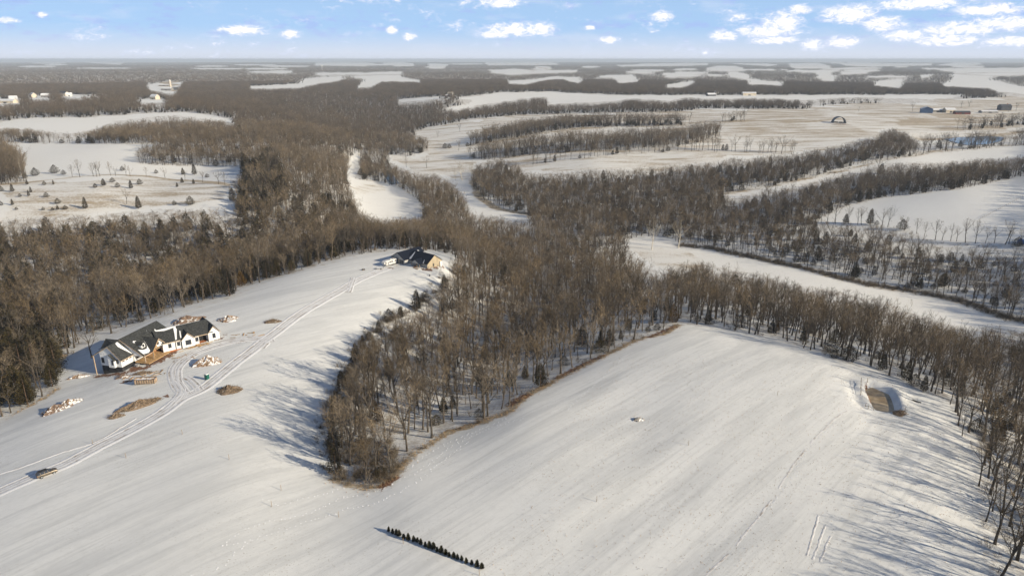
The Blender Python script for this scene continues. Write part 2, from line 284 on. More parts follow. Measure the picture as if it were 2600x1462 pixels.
FARF = [[(200, 156), (300, 157), (315, 160), (305, 164), (240, 161)], [(370, 218), (405, 208), (470, 208), (455, 222), (443, 238), (423, 238), (375, 228)], [(600, 183), (745, 180), (745, 184), (720, 186)], [(628, 220), (760, 213), (765, 201), (870, 193), (875, 201), (790, 216), (760, 223), (640, 225)],
        [(870, 195), (921, 193), (1015, 191), (1022, 196), (1066, 205), (1073, 211), (1040, 207), (998, 206), (968, 207), (944, 221), (904, 224), (914, 210), (920, 200)], [(800, 160), (870, 159), (937, 160), (953, 162), (930, 168), (800, 166)], [(965, 160), (1020, 158), (1050, 162), (1052, 167), (1005, 169), (992, 165)],
        [(800, 185), (940, 185), (1022, 182), (1022, 188), (880, 190), (800, 190)], [(1086, 162), (1140, 163), (1128, 174), (1090, 174)], [(1235, 177), (1320, 176), (1370, 179), (1472, 178), (1465, 183), (1360, 187), (1293, 190), (1249, 184)], [(1357, 170), (1400, 169), (1400, 177), (1360, 177)],
        [(1286, 206), (1343, 203), (1394, 196), (1428, 195), (1479, 196), (1480, 203), (1472, 212), (1445, 207), (1425, 200), (1394, 202), (1327, 214), (1289, 212)], [(1502, 196), (1553, 191), (1607, 190), (1628, 206), (1573, 211), (1553, 197)], [(1678, 186), (1774, 184), (1767, 194), (1692, 197)],
        [(1685, 216), (1740, 209), (1771, 206), (1760, 213), (1730, 222), (1690, 222)], [(1563, 166), (1740, 160), (1800, 161), (1800, 165), (1740, 167), (1580, 169)], [(1842, 184), (1865, 183), (1906, 191), (1906, 199), (1892, 202), (1848, 194)], [(1896, 201), (1919, 201), (1940, 206), (1994, 210), (1990, 217), (1899, 214)],
        [(1791, 174), (1818, 168), (1865, 168), (1892, 174), (1885, 178), (1791, 178)], [(1858, 162), (1950, 162), (1975, 165), (1950, 168)], [(2000, 162), (2078, 160), (2112, 169), (2112, 174), (2020, 174), (2007, 171)], [(2129, 161), (2166, 159), (2291, 162), (2369, 161), (2366, 166), (2288, 167), (2214, 169), (2146, 167)],
        [(2379, 166), (2427, 159), (2484, 157), (2494, 164), (2440, 168)], [(2531, 155), (2640, 154), (2640, 158), (2540, 158)], [(2068, 183), (2115, 182), (2112, 190), (2126, 193), (2122, 206), (2085, 203), (2072, 193)], [(2129, 182), (2210, 181), (2203, 186), (2136, 189)], [(2332, 174), (2416, 174), (2640, 172), (2640, 186), (2427, 184), (2416, 179)],
        [(2217, 206), (2305, 200), (2302, 211), (2285, 224), (2258, 221), (2220, 217)], [(2416, 189), (2521, 194), (2525, 205), (2569, 213), (2640, 230), (2640, 246), (2558, 234), (2535, 234), (2508, 224), (2440, 221), (2386, 217), (2413, 203)], [(2335, 191), (2372, 189), (2366, 195), (2332, 197)],
        [(1230, 160), (1400, 158), (1420, 165), (1240, 166)], [(100, 153), (240, 154), (230, 156), (110, 156)], [(2240, 152), (2420, 152), (2400, 154), (2260, 154)], [(1500, 153), (1640, 152), (1620, 156), (1520, 156)],
        [(-60, 257), (48, 253), (55, 262), (-60, 267)], [(78, 245), (126, 244), (122, 252), (74, 252)], [(155, 241), (280, 241), (230, 245), (186, 249), (155, 248)], [(330, 257), (384, 250), (405, 250), (430, 259), (398, 262)]]
random.seed(404); TANF = FARF[10]
def ragged(P, a):                                                   # field edges bend round groves and gullies
    out = []
    for k in range(len(P)):
        p, q = P[k], P[(k + 1) % len(P)]; n = max(1, int(abs(q[0] - p[0]) / 14))
        for j in range(n): t = j / n; out.append((p[0] + (q[0] - p[0]) * t + random.uniform(-2, 2) * a, p[1] + (q[1] - p[1]) * t + (random.uniform(-1, 1) * a if j else 0)))
    return out
for k in range(46):                                                 # the small far strips too many to trace
    x, y = (random.uniform(950, 2600), random.uniform(151.5, 198)) if k < 34 else (random.uniform(0, 1000), random.uniform(151.5, 175)); q_ = (y - 146) / 40; w_ = random.uniform(18, 70) * (.5 + q_); t_ = random.uniform(.5, 1.3) * (.5 + 2.2 * q_)
    FARF.append([(x - w_, y + random.uniform(-.4, .4) * t_), (x - w_ * .3, y - t_ * .8), (x + w_ * .5, y - t_ * .6), (x + w_, y - t_ * .1), (x + w_ * .6, y + t_ * .7), (x - w_ * .4, y + t_)])
FARF = [ragged(P, 1.1 if max(q[1] for q in P) > 176 else .35) for P in FARF]; F13 = ragged(F13, 1.6); F8 = ragged(F8, 2.2); F1 = ragged(F1, 1.5); F6 = ragged(F6, 1.2)
OPEN = [NEAR, PASTURE, LEFTF, F10, F8, F4, F11, F1, F13, F6] + FARF
FIELDS = OPEN + [F9]
# thinner woods: (polygon, share of the full stand)
SPARSE = [([(260, 325), (340, 302), (440, 292), (560, 305), (595, 318), (560, 332), (250, 336)], .5), ([(240, 336), (640, 334), (660, 348), (240, 350)], .45), ([(-60, 350), (640, 350), (640, 364), (-60, 364)], .8),
          ([(1900, 566), (2136, 566), (2271, 580), (2356, 608), (2640, 626), (2640, 830), (2474, 774), (2305, 737), (2136, 706), (1967, 664), (1865, 642), (1800, 628), (1780, 600)], .68),
          ([(-60, 242), (60, 240), (290, 240), (470, 262), (280, 265), (-60, 270)], .45), ([(1450, 600), (1600, 605), (1640, 690), (1740, 690), (1800, 720), (1600, 740), (1450, 680)], .75), ([(880, 380), (920, 380), (960, 470), (1010, 480), (1000, 440), (960, 400)], .5),
          ([(2040, 262), (2340, 260), (2350, 266), (2045, 272)], .7), ([(1190, 303), (1343, 295), (1480, 292), (1480, 308), (1380, 316), (1300, 333), (1180, 350)], .12)]
# belts of trees standing inside the open land
BELTS = [([(1180, 374), (1225, 367), (1310, 352), (1360, 342), (1411, 332), (1479, 325), (1563, 322), (1648, 322), (1740, 318), (1740, 313), (1640, 314), (1540, 313), (1460, 314), (1380, 322), (1300, 338), (1230, 352)], 1.),
         ([(1180, 400), (1260, 388), (1330, 374), (1398, 372), (1445, 366), (1580, 360), (1740, 350), (1820, 338), (1835, 345), (1740, 372), (1580, 383), (1512, 384), (1445, 388), (1398, 390), (1300, 400), (1250, 408)], .8),
         ([(1350, 420), (1455, 407), (1546, 396), (1740, 384), (1970, 391), (2020, 393), (2020, 388), (1960, 386), (1740, 378), (1546, 391), (1455, 402), (1350, 416)], .5), ([(0, 388), (30, 400), (60, 428), (72, 455), (60, 464), (-60, 474), (-60, 385)], 1.),
         ([(1830, 312), (1890, 309), (1890, 306), (1830, 308)], .5), ([(2340, 392), (2640, 366), (2640, 360), (2340, 380)], .35), ([(2440, 330), (2640, 318), (2640, 312), (2520, 316)], .4)]
TAN = [(PASTURE, .5), (F6, .6), (LEFTF, .14), (F8, .1), (F9, .1), (F1, .12), (F11, .2), (F4, .25)] + [(q, .1) for q in FARF] + [([(1430, 290), (1740, 285), (2034, 279), (2100, 300), (1950, 330), (1500, 312)], .62), ([(1850, 305), (2180, 300), (2200, 340), (2000, 372), (1840, 350)], .58), ([(2240, 295), (2600, 300), (2600, 330), (2300, 322)], .7), ([(0, 470), (150, 455), (290, 445), (380, 448), (490, 460), (580, 470), (580, 510), (400, 530), (0, 556)], .52),
       ([(370, 218), (405, 208), (470, 208), (455, 222), (430, 228)], .95), (F13, .15), (TANF, .95), ([(1585, 625), (1740, 635), (1800, 672), (1690, 692), (1610, 655)], .5), (F10, .25), ([(890, 470), (960, 463), (960, 480), (895, 490)], .5)]
BANK = [(1730, 624), (1798, 629), (1865, 644), (1967, 666), (2068, 688), (2136, 708), (2203, 722), (2305, 739), (2406, 756), (2474, 776), (2542, 803), (2640, 824)]
EDGES = [([(845, 1216), (890, 1232), (950, 1238), (990, 1222), (1015, 1188), (1060, 1145), (1142, 1096), (1210, 1074), (1290, 1046), (1335, 1006), (1408, 966), (1450, 945), (1533, 904), (1614, 864), (1690, 846), (1722, 824)], 1.7, .85), ([(-60, 474), (68, 464), (152, 454), (287, 444), (372, 447), (490, 459), (582, 470)], 5, .8),
         (BANK, 5, .6), ([(2322, 396), (2373, 384), (2640, 364)], 5, .6), ([(1838, 493), (1967, 472), (2102, 442), (2237, 409), (2322, 396)], 5, .6), ([(1200, 458), (1215, 500), (1262, 530), (1345, 545)], 5, .8), ([(1225, 368), (1360, 343), (1479, 326), (1740, 319)], 6, .7), ([(1831, 311), (1900, 307), (2050, 310), (2130, 302)], 8, .8), ([(1398, 391), (1580, 384), (1740, 373)], 6, .6),
         ([(1039, 338), (1195, 305), (1343, 293), (1740, 284)], 8, .6), ([(2340, 356), (2420, 352), (2520, 345), (2600, 335)], 7, .9), ([(20, 1060), (110, 1012), (150, 985)], 1.2, .7), ([(433, 803), (585, 755), (676, 715), (811, 674), (920, 649)], .9, .5), ([(2470, 640), (2200, 600), (2100, 570)], 3, .4)]
SOIL = [([(345, 958), (400, 948)], .8), ([(300, 972), (335, 965)], .7), ([(430, 925), (475, 903), (520, 889)], .7), ([(395, 925), (430, 905)], 1.2), ([(420, 1005), (450, 1012)], .7), ([(600, 868), (660, 860)], .6), ([(460, 805), (490, 812)], 2.), ([(240, 955), (312, 948), (345, 932)], 1.6), ([(340, 940), (372, 931), (415, 905), (440, 897)], 1.8), ([(425, 893), (470, 884), (500, 876), (530, 866), (562, 856)], 1.3), ([(540, 864), (572, 852)], 1.6), ([(1087, 686), (1124, 676)], 1.6), ([(1040, 674), (1080, 685)], 1.2), ([(1415, 958), (1480, 925), (1530, 903)], 1.8), ([(1296, 1025), (1335, 1003)], 2.2), ([(1650, 855), (1716, 828)], 1.6),
        ([(2199, 982), (2216, 1030)], .9), ([(968, 1236), (1004, 1212)], 1.6), ([(985, 682), (1010, 676)], 1.5), ([(1325, 1010), (1340, 1002)], 2.0)]
def segdist(x, y, P):
    d = np.full(len(x), 1e9)
    for k in range(len(P) - 1):
        ax, ay = P[k][:2]; bx, by = P[k + 1][:2]; vx, vy = bx - ax, by - ay; t = np.clip(((x - ax) * vx + (y - ay) * vy) / (vx * vx + vy * vy + 1e-9), 0, 1)
        d = np.minimum(d, np.hypot(x - ax - t * vx, y - ay - t * vy))
    return d
def cover(px, py):
    op = np.zeros(len(px), bool)
    for P in FIELDS: op |= inpoly(px, py, P)
    return op

# ------------------------------------------------------------------ ground sheet: fine close to the camera, coarse towards the horizon
NA, NR = 640, 640
ang = np.linspace(R(-68), R(68), NA); rad = 62 * np.exp(np.linspace(0, math.log(42000 / 62), NR))
AA, RR = np.meshgrid(ang, rad); gx, gy = (RR * np.sin(AA)).ravel(), (RR * np.cos(AA) - 60).ravel()
gz = height(gx, gy)
gpx, gpy = project(gx, gy, gz)
op = cover(gpx, gpy); belt = np.zeros(len(gx), bool)
for P, d_ in BELTS: belt |= inpoly(gpx, gpy, P)
infront = gy > 25
wood = np.where(op & ~belt, 0., 1.) * infront
for P, d_ in SPARSE: wood = np.where(inpoly(gpx, gpy, P), np.minimum(wood, .35 + .4 * d_), wood)
wood = np.where(inpoly(gpx, gpy, [(-60, 540), (600, 530), (900, 560), (900, 650), (600, 740), (300, 830), (-60, 900)]), wood * 1.35, wood); wood = np.maximum(wood, 1.5 * np.clip(1.7 - segdist(gx, gy, ats(BANK)) / 4.5, 0, 1)); wood[gpy > 1480] = 0; wood = wood * (1 + 1.2 * np.clip((np.hypot(gx, gy) - 800) / 1500, 0, 1))
tan = np.zeros(len(gx)); tpx = gpx + 22 * np.sin(gx / 61 + gy / 130) + 12 * np.sin(gx / 23 - gy / 40); tpy = gpy + 5 * np.sin(gx / 47 + 1) + 3 * np.sin(gx / 17 + gy / 29)
for P, v in TAN: tan = np.where(inpoly(tpx, tpy, P), np.maximum(tan, v * .9), tan)
soil = np.zeros(len(gx))
rr_ = np.hypot(gx, gy)
for L, w_, v in EDGES:
    P = ats(L); d = segdist(gx, gy, P); tan = np.maximum(tan, v * np.clip(1.6 - d / w_, 0, 1))
for L, w_ in SOIL:
    P = ats(L); d = segdist(gx, gy, P); soil = np.maximum(soil, np.clip(1.5 - d / w_, 0, 1))
idx = np.arange(NA * NR).reshape(NR, NA)
F = np.stack([idx[:-1, :-1], idx[:-1, 1:], idx[1:, 1:], idx[1:, :-1]], -1).reshape(-1, 4)[:, ::-1]
def np_mesh(name, V, F):
    me = bpy.data.meshes.new(name); k = F.shape[1]
    me.vertices.add(len(V)); me.vertices.foreach_set('co', np.ascontiguousarray(V, np.float32).ravel())
    me.loops.add(F.size); me.loops.foreach_set('vertex_index', np.ascontiguousarray(F, np.int32).ravel())
    me.polygons.add(len(F)); me.polygons.foreach_set('loop_start', np.arange(0, F.size, k, dtype=np.int32))
    me.update(calc_edges=True); return me
gme = np_mesh('ground', np.stack([gx, gy, gz], -1), F)
gme.polygons.foreach_set('use_smooth', np.ones(len(F), bool))
thin = np.where(inpoly(gpx, gpy, NEAR) | (gpy > 1460), np.where(gx > -30 + (gy - 150) * .12, 1., .9), .12)   # mown near fields hold less snow
for nm, v in (('wood', wood), ('tan', tan), ('soil', soil), ('thin', thin)):
    a_ = gme.attributes.new(nm, 'FLOAT', 'POINT'); a_.data.foreach_set('value', v.astype(np.float32))
ground = bpy.data.objects.new('ground', gme); col.objects.link(ground)
tag(ground, 'snow covered rolling farmland and woodland floor', 'ground', kind='structure')

def snow_mat(name, full=True):
    m = bpy.data.materials.new(name); m.use_nodes = True; N = NT(m.node_tree); b = N.n['Principled BSDF']
    geo = N.n.new('ShaderNodeNewGeometry'); pos = geo.outputs['Position']
    def att(q): a = N.n.new('ShaderNodeAttribute'); a.attribute_name = q; return a.outputs['Fac']
    mp = N.n.new('ShaderNodeMapping'); mp.inputs['Rotation'].default_value = (0, 0, R(45.6)); N.l.new(pos, mp.inputs[0])
    mp2 = N.n.new('ShaderNodeMapping'); mp2.inputs['Scale'].default_value = (.06, 1, 1); N.l.new(mp.outputs[0], mp2.inputs[0])
    mp3 = N.n.new('ShaderNodeMapping'); mp3.inputs['Rotation'].default_value = (0, 0, R(-45.6)); mp3.inputs['Scale'].default_value = (1, 1, 1); N.l.new(pos, mp3.inputs[0])
    mp4 = N.n.new('ShaderNodeMapping'); mp4.inputs['Scale'].default_value = (.10, 1, 1); N.l.new(mp3.outputs[0], mp4.inputs[0])
    streak = N.noise(mp4.outputs[0], .16, 5, .6, .4)
    big = N.noise(pos, .018, 4, .5); fine = N.noise(pos, 1.1, 5, .65); speck = N.noise(pos, 2.3, 2, .5)
    th = att('thin') if full else 1.
    c = N.mix(N.math('MULTIPLY', N.ramp(streak, .40, .66, .25, 1.), th), (.85, .842, .805), (.655, .655, .635))
    c = N.mix(N.math('MULTIPLY', N.math('MULTIPLY', N.ramp(big, .4, .7), .35), th), c, (.70, .695, .66))
    c = N.mix(N.math('MULTIPLY', N.ramp(N.noise(pos, .55, 6, .75), .42, .68), .22), c, (.56, .56, .54))
    rows_ = N.n.new('ShaderNodeMapping'); rows_.inputs['Scale'].default_value = (.035, 1, 1); N.l.new(mp3.outputs[0], rows_.inputs[0])
    c = N.mix(N.math('MULTIPLY', N.math('MULTIPLY', N.ramp(N.noise(rows_.outputs[0], .75, 4, .7), .48, .66), .32), th), c, (.50, .50, .48))
    sparse = N.math('MULTIPLY', N.ramp(speck, .62, .72), N.ramp(N.noise(pos, .03, 3), .40, .6))
    c = N.mix(N.math('MULTIPLY', sparse, .6), c, (.36, .31, .24))
    if full:
        mid = N.noise(pos, .11, 6, .7); stripe = N.noise(mp4.outputs[0], .9, 4, .6)
        shaded_litter = N.mix(N.ramp(fine, .35, .65), (.15, .11, .075), (.31, .24, .165))  # leaf litter, its colour darkened to stand in for tree shade
        wf = N.math('MULTIPLY', N.math('MINIMUM', att('wood'), 1.35), N.ramp(N.math('ADD', N.math('MULTIPLY', mid, .6), N.math('MULTIPLY', fine, .4)), .42, .66, .04, .72))
        c = N.mix(wf, c, shaded_litter)
        grass = N.mix(N.ramp(stripe, .35, .65), (.27, .195, .12), (.47, .38, .26))
        g2 = N.n.new('ShaderNodeMapping'); g2.inputs['Scale'].default_value = (.25, 1, 1); N.l.new(pos, g2.inputs[0])
        gn = N.math('ADD', N.math('MULTIPLY', N.noise(g2.outputs[0], .05, 5, .65), .62), N.math('MULTIPLY', N.noise(pos, .7, 4, .7), .38))
        ta = att('tan')
        c = N.mix(N.math('MULTIPLY', N.ramp(N.math('ADD', gn, N.math('MULTIPLY', N.math('SUBTRACT', ta, .5), .42)), .44, .60), N.ramp(ta, .03, .45)), c, grass)
        c = N.mix(N.math('MULTIPLY', ta, .38), c, (.60, .51, .37))
        so_ = att('soil')
        c = N.mix(N.ramp(N.math('ADD', N.math('MULTIPLY', N.math('SUBTRACT', fine, .5), 1.7), so_), .45, .8), c, N.mix(N.ramp(speck, .35, .65), (.12, .065, .04), (.29, .15, .085)))
    N.l.new(c, b.inputs['Base Color']); b.inputs['Roughness'].default_value = .75; b.inputs['Specular IOR Level'].default_value = .2
    bn = N.n.new('ShaderNodeBump'); bn.inputs['Strength'].default_value = .4; bn.inputs['Distance'].default_value = .05
    N.l.new(N.math('ADD', N.math('MULTIPLY', fine, .5), N.math('MULTIPLY', streak, 1.2)), bn.inputs['Height']); N.l.new(bn.outputs[0], b.inputs['Normal'])
    return m
M_ground = snow_mat('ground_snow'); gme.materials.append(M_ground)
M_snow = mat('snow', (.80, .80, .81), .7, .06, 1.5, bump=.4)
# ------------------------------------------------------------------ tree prototypes
M_bark = mat('bark', (.062, .052, .042), .95, .3, 1.3, c2=(.10, .083, .066), spec=.1, inst=.28)
M_twig = mat('twigs', (.085, .067, .046), .95, .3, .35, c2=(.205, .158, .105), spec=.1, inst=.42)
M_pale = mat('pale_bark', (.58, .53, .44), .9, .3, .8, spec=.1)
M_palet = mat('pale_twigs', (.30, .25, .18), .95, .2, .8, spec=.1)
M_ctrunk = mat('cedar_bark', (.12, .08, .055), .95, .2, 2, spec=.1)
M_cedar = mat('cedar_foliage', (.024, .023, .012), .9, .35, .9, c2=(.058, .046, .024), spec=.1, inst=.35)
M_spruce = mat('young_evergreen_foliage', (.050, .052, .026), .9, .3, 2.5, c2=(.085, .075, .04), spec=.1, inst=.2)
M_far = mat('far_twigs', (.105, .082, .058), .95, .3, .08, c2=(.175, .135, .095), spec=.05, inst=.30)
M_rust = mat('rust_foliage', (.10, .066, .030), .9, .3, .8, c2=(.15, .10, .045), spec=.1, inst=.2)
def rv(): return Vector((random.gauss(0, 1), random.gauss(0, 1), random.gauss(0, 1))).normalized()
def bend(d, ang):
    o = d.cross(rv())
    if o.length < 1e-4: o = d.orthogonal()
    return (Matrix.Rotation(ang, 3, o.normalized()) @ d).normalized()
def tri(mb, p, d, L, w, m=0):
    s = d.cross(rv()); s = s.normalized() * w * .5 if s.length > 1e-4 else Vector((w * .5, 0, 0))
    mb.add([p - s, p + s, p + d * L], [(0, 1, 2)], m)
def gen_tree(seed, Ht, spread=1., lod=0, fork=.42):
    random.seed(seed); T, C = MB(), MB(); r0 = Ht * random.uniform(.0135, .0185)
    up = Vector((0, 0, 1)); nl = random.randint(4, 6) if lod < 2 else 4
    p = Vector((0, 0, -.5)); pts = [p]; lean = Vector((random.gauss(0, .085), random.gauss(0, .085), 1)).normalized()
    nseg = 5 if lod < 2 else 2
    for k in range(nseg):
        p = p + (lean + Vector((random.gauss(0, .045), random.gauss(0, .045), 0))).normalized() * (Ht * (fork + .12) + .5) / nseg; pts.append(p)
    T.tube(pts, [r0 * (1.25 if k == 0 else 1 - .45 * k / nseg) for k in range(len(pts))], (6, 4, 3)[lod], cap=False)
    def on(t): t = t * (len(pts) - 1); k = min(int(t), len(pts) - 2); return pts[k].lerp(pts[k + 1], t - k)
    W_ = (.030, .062, .26)[lod]; a0 = random.uniform(0, 6.28)
    for i in range(nl):
        top = i == 0; t0 = 1. if top else random.uniform(.58, .98); s = on(t0); a = a0 + i * 2.4
        tilt = R(random.uniform(3, 14)) if top else R(random.uniform(24, 48)) * spread
        d = Vector((math.sin(tilt) * math.cos(a), math.sin(tilt) * math.sin(a), math.cos(tilt)))
        L = (Ht - s.z) * random.uniform(.82, 1.0) if top else (Ht - s.z) * random.uniform(.75, .98); q = s; lp = [q]; dd = d
        ns = (5, 4, 2)[lod]
        for k in range(ns): dd = (dd + up * .10 + rv() * .12).normalized(); q = q + dd * L / ns; lp.append(q)
        lr = r0 * random.uniform(.34, .5); T.tube(lp, [lr * (1 - .82 * k / ns) for k in range(ns + 1)], (5, 3, 3)[lod], cap=False)
        for b in range((10, 8, 5)[lod]):
            t = random.uniform(.16, 1.) ** .9 * ns; k = min(int(t), ns - 1); bs = lp[k].lerp(lp[k + 1], t - k); bdir = (lp[k + 1] - lp[k]).normalized()
            bd = bend(bdir, R(random.uniform(30, 62))); BL = Ht * random.uniform(.09, .19) * (1.15 - .55 * t / ns) * (.7 + .4 * spread)
            bd2 = (bd + up * .35 + rv() * .15).normalized(); mid = bs + bd * BL * .5; end = mid + bd2 * BL * .5
            if lod == 2: tri(C, bs, (end - bs).normalized(), BL * 1.15, W_ * 1.2); seg = ((bs, end),)
            else: C.tube([bs, mid, end], [lr * .42, lr * .26, .012], 3, cap=False); seg = ((bs, mid), (mid, end))
            for tw in range((7, 5, 3)[lod]):
                u = random.uniform(.15, 1.); A_, B_ = seg[0] if (u < .5 or len(seg) == 1) else seg[1]; ts = A_.lerp(B_, (u * 2) % 1 if len(seg) > 1 else u)
                td = bend((B_ - A_).normalized(), R(random.uniform(22, 58))); td = (td + up * .22).normalized(); TL = BL * random.uniform(.32, .62)
                tri(C, ts, td, TL, W_)
                for k2 in range((3, 2, 1)[lod]): tri(C, ts + td * TL * random.uniform(.2, .75), bend(td, R(random.uniform(18, 50))), TL * random.uniform(.45, .8), W_ * .7)
    for i in range((9, 4, 0)[lod]):                                   # small dead branches on the bole
        s = on(random.uniform(.25, .75)); d = Vector((random.gauss(0, 1), random.gauss(0, 1), random.uniform(.0, .9))).normalized()
        L = Ht * random.uniform(.05, .12); C.tube([s, s + d * L * .5, s + d * L + up * .25], [.05, .035, .01], 3, cap=False)
        for k in range(4): tri(C, s + d * L * random.uniform(.4, .9), bend(d, R(45)), L * .5, W_)
    return T, C
def gen_cedar(seed, Ht, width, lod=0, pointed=1.):
    random.seed(seed); T, C = MB(), MB(); T.tube([(0, 0, -.3), (0, 0, Ht * .5), (.05, 0, Ht * .9)], [Ht * .022, Ht * .014, .02], 5, cap=False)
    n = (1500, 520, 90)[lod]; sz = (.25, .44, 1.1)[lod] * (Ht / 7) ** .5; lob = [random.uniform(.72, 1.12) for _ in range(7)]; up = Vector((0, 0, 1))
    for i in range(n):
        t = 1 - random.random() ** .62; z = Ht * (.07 + .93 * t); a = random.uniform(0, 6.283)
        prof = (1 - t) ** .6 * min(1, (t + .06) / .16) ** .6 if pointed else (max(0, 1 - t ** 2.2)) * min(1, (t + .1) / .25)
        rmax = width * .5 * prof * lob[int(a / 6.2832 * 7) % 7] * random.choice((.8, 1, 1, 1.15, 1.35)); r = rmax * random.random() ** .35
        p = Vector((r * math.cos(a), r * math.sin(a), z)); o = Vector((math.cos(a), math.sin(a), random.uniform(.15, 1.0))).normalized()
        s = o.cross(rv()).normalized(); k = sz * random.uniform(.6, 1.25)
        C.add([p - s * k * .42 - o * k * .3, p + s * k * .42 - o * k * .3, p + o * k + up * k * .15], [(0, 1, 2)])
        s2 = o.cross(s).normalized(); C.add([p - s2 * k * .35 - o * k * .2, p + s2 * k * .35 - o * k * .2, p + o * k * .8], [(0, 1, 2)])
    return T, C
def gen_shrub(seed, Ht, n=16):
    random.seed(seed); T = MB(); up = Vector((0, 0, 1))
    for i in range(n):
        a = random.uniform(0, 6.28); tl = R(random.uniform(5, 55)); d = Vector((math.sin(tl) * math.cos(a), math.sin(tl) * math.sin(a), math.cos(tl))); p = Vector((random.gauss(0, .25), random.gauss(0, .25), -.1)) * Ht * .5; L = Ht * random.uniform(.6, 1)
        tri(T, p, d, L, .05)
        for k in range(9):
            q = p + d * L * random.uniform(.25, .9); e = bend(d, R(random.uniform(20, 60))); tri(T, q, e, L * random.uniform(.2, .45), .045)
    return T
def joined(T, C):
    J = MB(); J.add(T.v, T.f, 0); J.add(C.v, C.f, 1); return J
def moved(mb, s, off, rz):
    c, sn = math.cos(rz), math.sin(rz); return [(s * (x * c - y * sn) + off[0], s * (x * sn + y * c) + off[1], s * z + off[2]) for x, y, z in mb.v]

near_t = [gen_tree(11 + i, (20, 22, 18.5, 23, 20.5, 17, 21)[i], (.75, .9, .8, 1.0, 1.15, .85, .7)[i], 0, (.44, .40, .42, .36, .30, .40, .48)[i]) for i in range(7)]
near_m = [(T.mesh('trunk', M_bark), C.mesh('crown', M_twig)) for T, C in near_t]
pale_t = [gen_tree(61 + i, 28, 1.15, 0, .34) for i in range(2)]
pale_m = [(T.mesh('trunk', M_pale), C.mesh('crown', M_palet)) for T, C in pale_t]
ced_t = [gen_cedar(31 + i, (7, 9, 5.5, 8, 6)[i], (4.8, 4.8, 5.6, 4.2, 6.2)[i], 0, (1, 1, 0, 1, 0)[i]) for i in range(5)]
ced_m = [(T.mesh('trunk', M_ctrunk), C.mesh('crown', M_cedar)) for T, C in ced_t]
ced_r = [(T.mesh('trunk', M_ctrunk), C.mesh('crown', M_rust)) for T, C in ced_t[:1]]
spr_t = [gen_cedar(51 + i, 2.4, 1.25, 1, 1) for i in range(3)]
spr_m = [(T.mesh('trunk', M_ctrunk), C.mesh('crown', M_spruce)) for T, C in spr_t]
mid_t = [gen_tree(71 + i, (19, 21, 17, 22, 20)[i], (.8, 1.0, .85, 1.1, .75)[i], 1, (.42, .36, .4, .32, .45)[i]) for i in range(5)]
far_t = [gen_tree(91 + i, (18, 20, 16)[i], 1.0, 2, .35) for i in range(3)]
fced = gen_cedar(99, 9, 5, 2, 1)
PROTO = bpy.data.collections.new('tree_forms'); PN = {}
def proto(key, mb, mats):
    o = bpy.data.objects.new('form_%03d_%s' % (len(PN), key), mb.mesh(key, mats)); PROTO.objects.link(o); PN[key] = len(PN)
for i, (T, C) in enumerate(near_t): proto('near%d' % i, joined(T, C), [M_bark, M_twig])
for i, (T, C) in enumerate(mid_t): proto('mid%d' % i, joined(T, C), [M_bark, M_twig])
for i in range(3):
    T, C = gen_cedar(131 + i, (8, 10, 6)[i], (5.2, 5.4, 6.0)[i], 1, (1, 1, 0)[i]); proto('cedar%d' % i, joined(T, C), [M_ctrunk, M_cedar])
for i in range(3): proto('shrub%d' % i, gen_shrub(151 + i, (2.6, 3.6, 1.8)[i]), [M_twig])
for i in range(4):                                                   # groves of five for the middle distance
    random.seed(170 + i); J = MB()
    for k in range(6):
        off = (random.uniform(-10, 10), random.uniform(-10, 10), 0); s = random.uniform(.75, 1.1); rz = random.uniform(0, 6.28)
        if (k + i) % 6 == 0: T, C = fced; J.add(moved(T, s, off, rz), T.f, 0); J.add(moved(C, s, off, rz), C.f, 2)
        else: T, C = random.choice(far_t); J.add(moved(T, s, off, rz), T.f, 0); J.add(moved(C, s, off, rz), C.f, 1)
    proto('grove%d' % i, J, [M_bark, M_far, M_cedar])
for i in range(3):                                                   # bigger groves for the far land
    random.seed(180 + i); J = MB()
    for k in range(16):
        off = (random.uniform(-30, 30), random.uniform(-24, 24), 0); s = random.uniform(.7, 1.05); rz = random.uniform(0, 6.28)
        if k % 6 == i: T, C = fced; J.add(moved(C, s * 1.1, off, rz), C.f, 2)
        else: T, C = far_t[k % 3]; J.add(moved(C, s, off, rz), C.f, 1)
    proto('wide%d' % i, J, [M_bark, M_far, M_cedar])

# ------------------------------------------------------------------ stands of trees
def ring_points(r0, r1, step, amax):
    out = []; r = r0
    while r < r1:
        dr = step(r)[1]; ds = step(r)[0]; n = int(2 * R(amax) * r / ds)
        a = (np.arange(n) + rng.uniform(0, 1, n)) / n * 2 * R(amax) - R(amax); q = r + rng.uniform(0, dr, n); out.append(np.stack([q * np.sin(a), q * np.cos(a)], -1)); r += dr
    return np.concatenate(out)
def dens(px, py):
    d = np.ones(len(px))
    for P, v in SPARSE: d = np.where(inpoly(px, py, P), v, d)
    return d
def cedar_share(px, py):
    c = np.full(len(px), .10)
    for P, v in [([(-60, 520), (900, 520), (900, 700), (300, 800), (-60, 820)], .34), ([(-100, 800), (150, 830), (155, 1010), (-100, 1080)], .72), ([(560, 440), (700, 400), (740, 520), (600, 560)], .55), ([(1180, 400), (1700, 420), (1640, 600), (1300, 560)], .22), ([(1640, 420), (2600, 380), (2600, 830), (1700, 620)], .20), ([(860, 640), (1150, 640), (960, 1000), (800, 1200)], .10)]:
        c = np.where(inpoly(px, py, P), v, c)
    return c
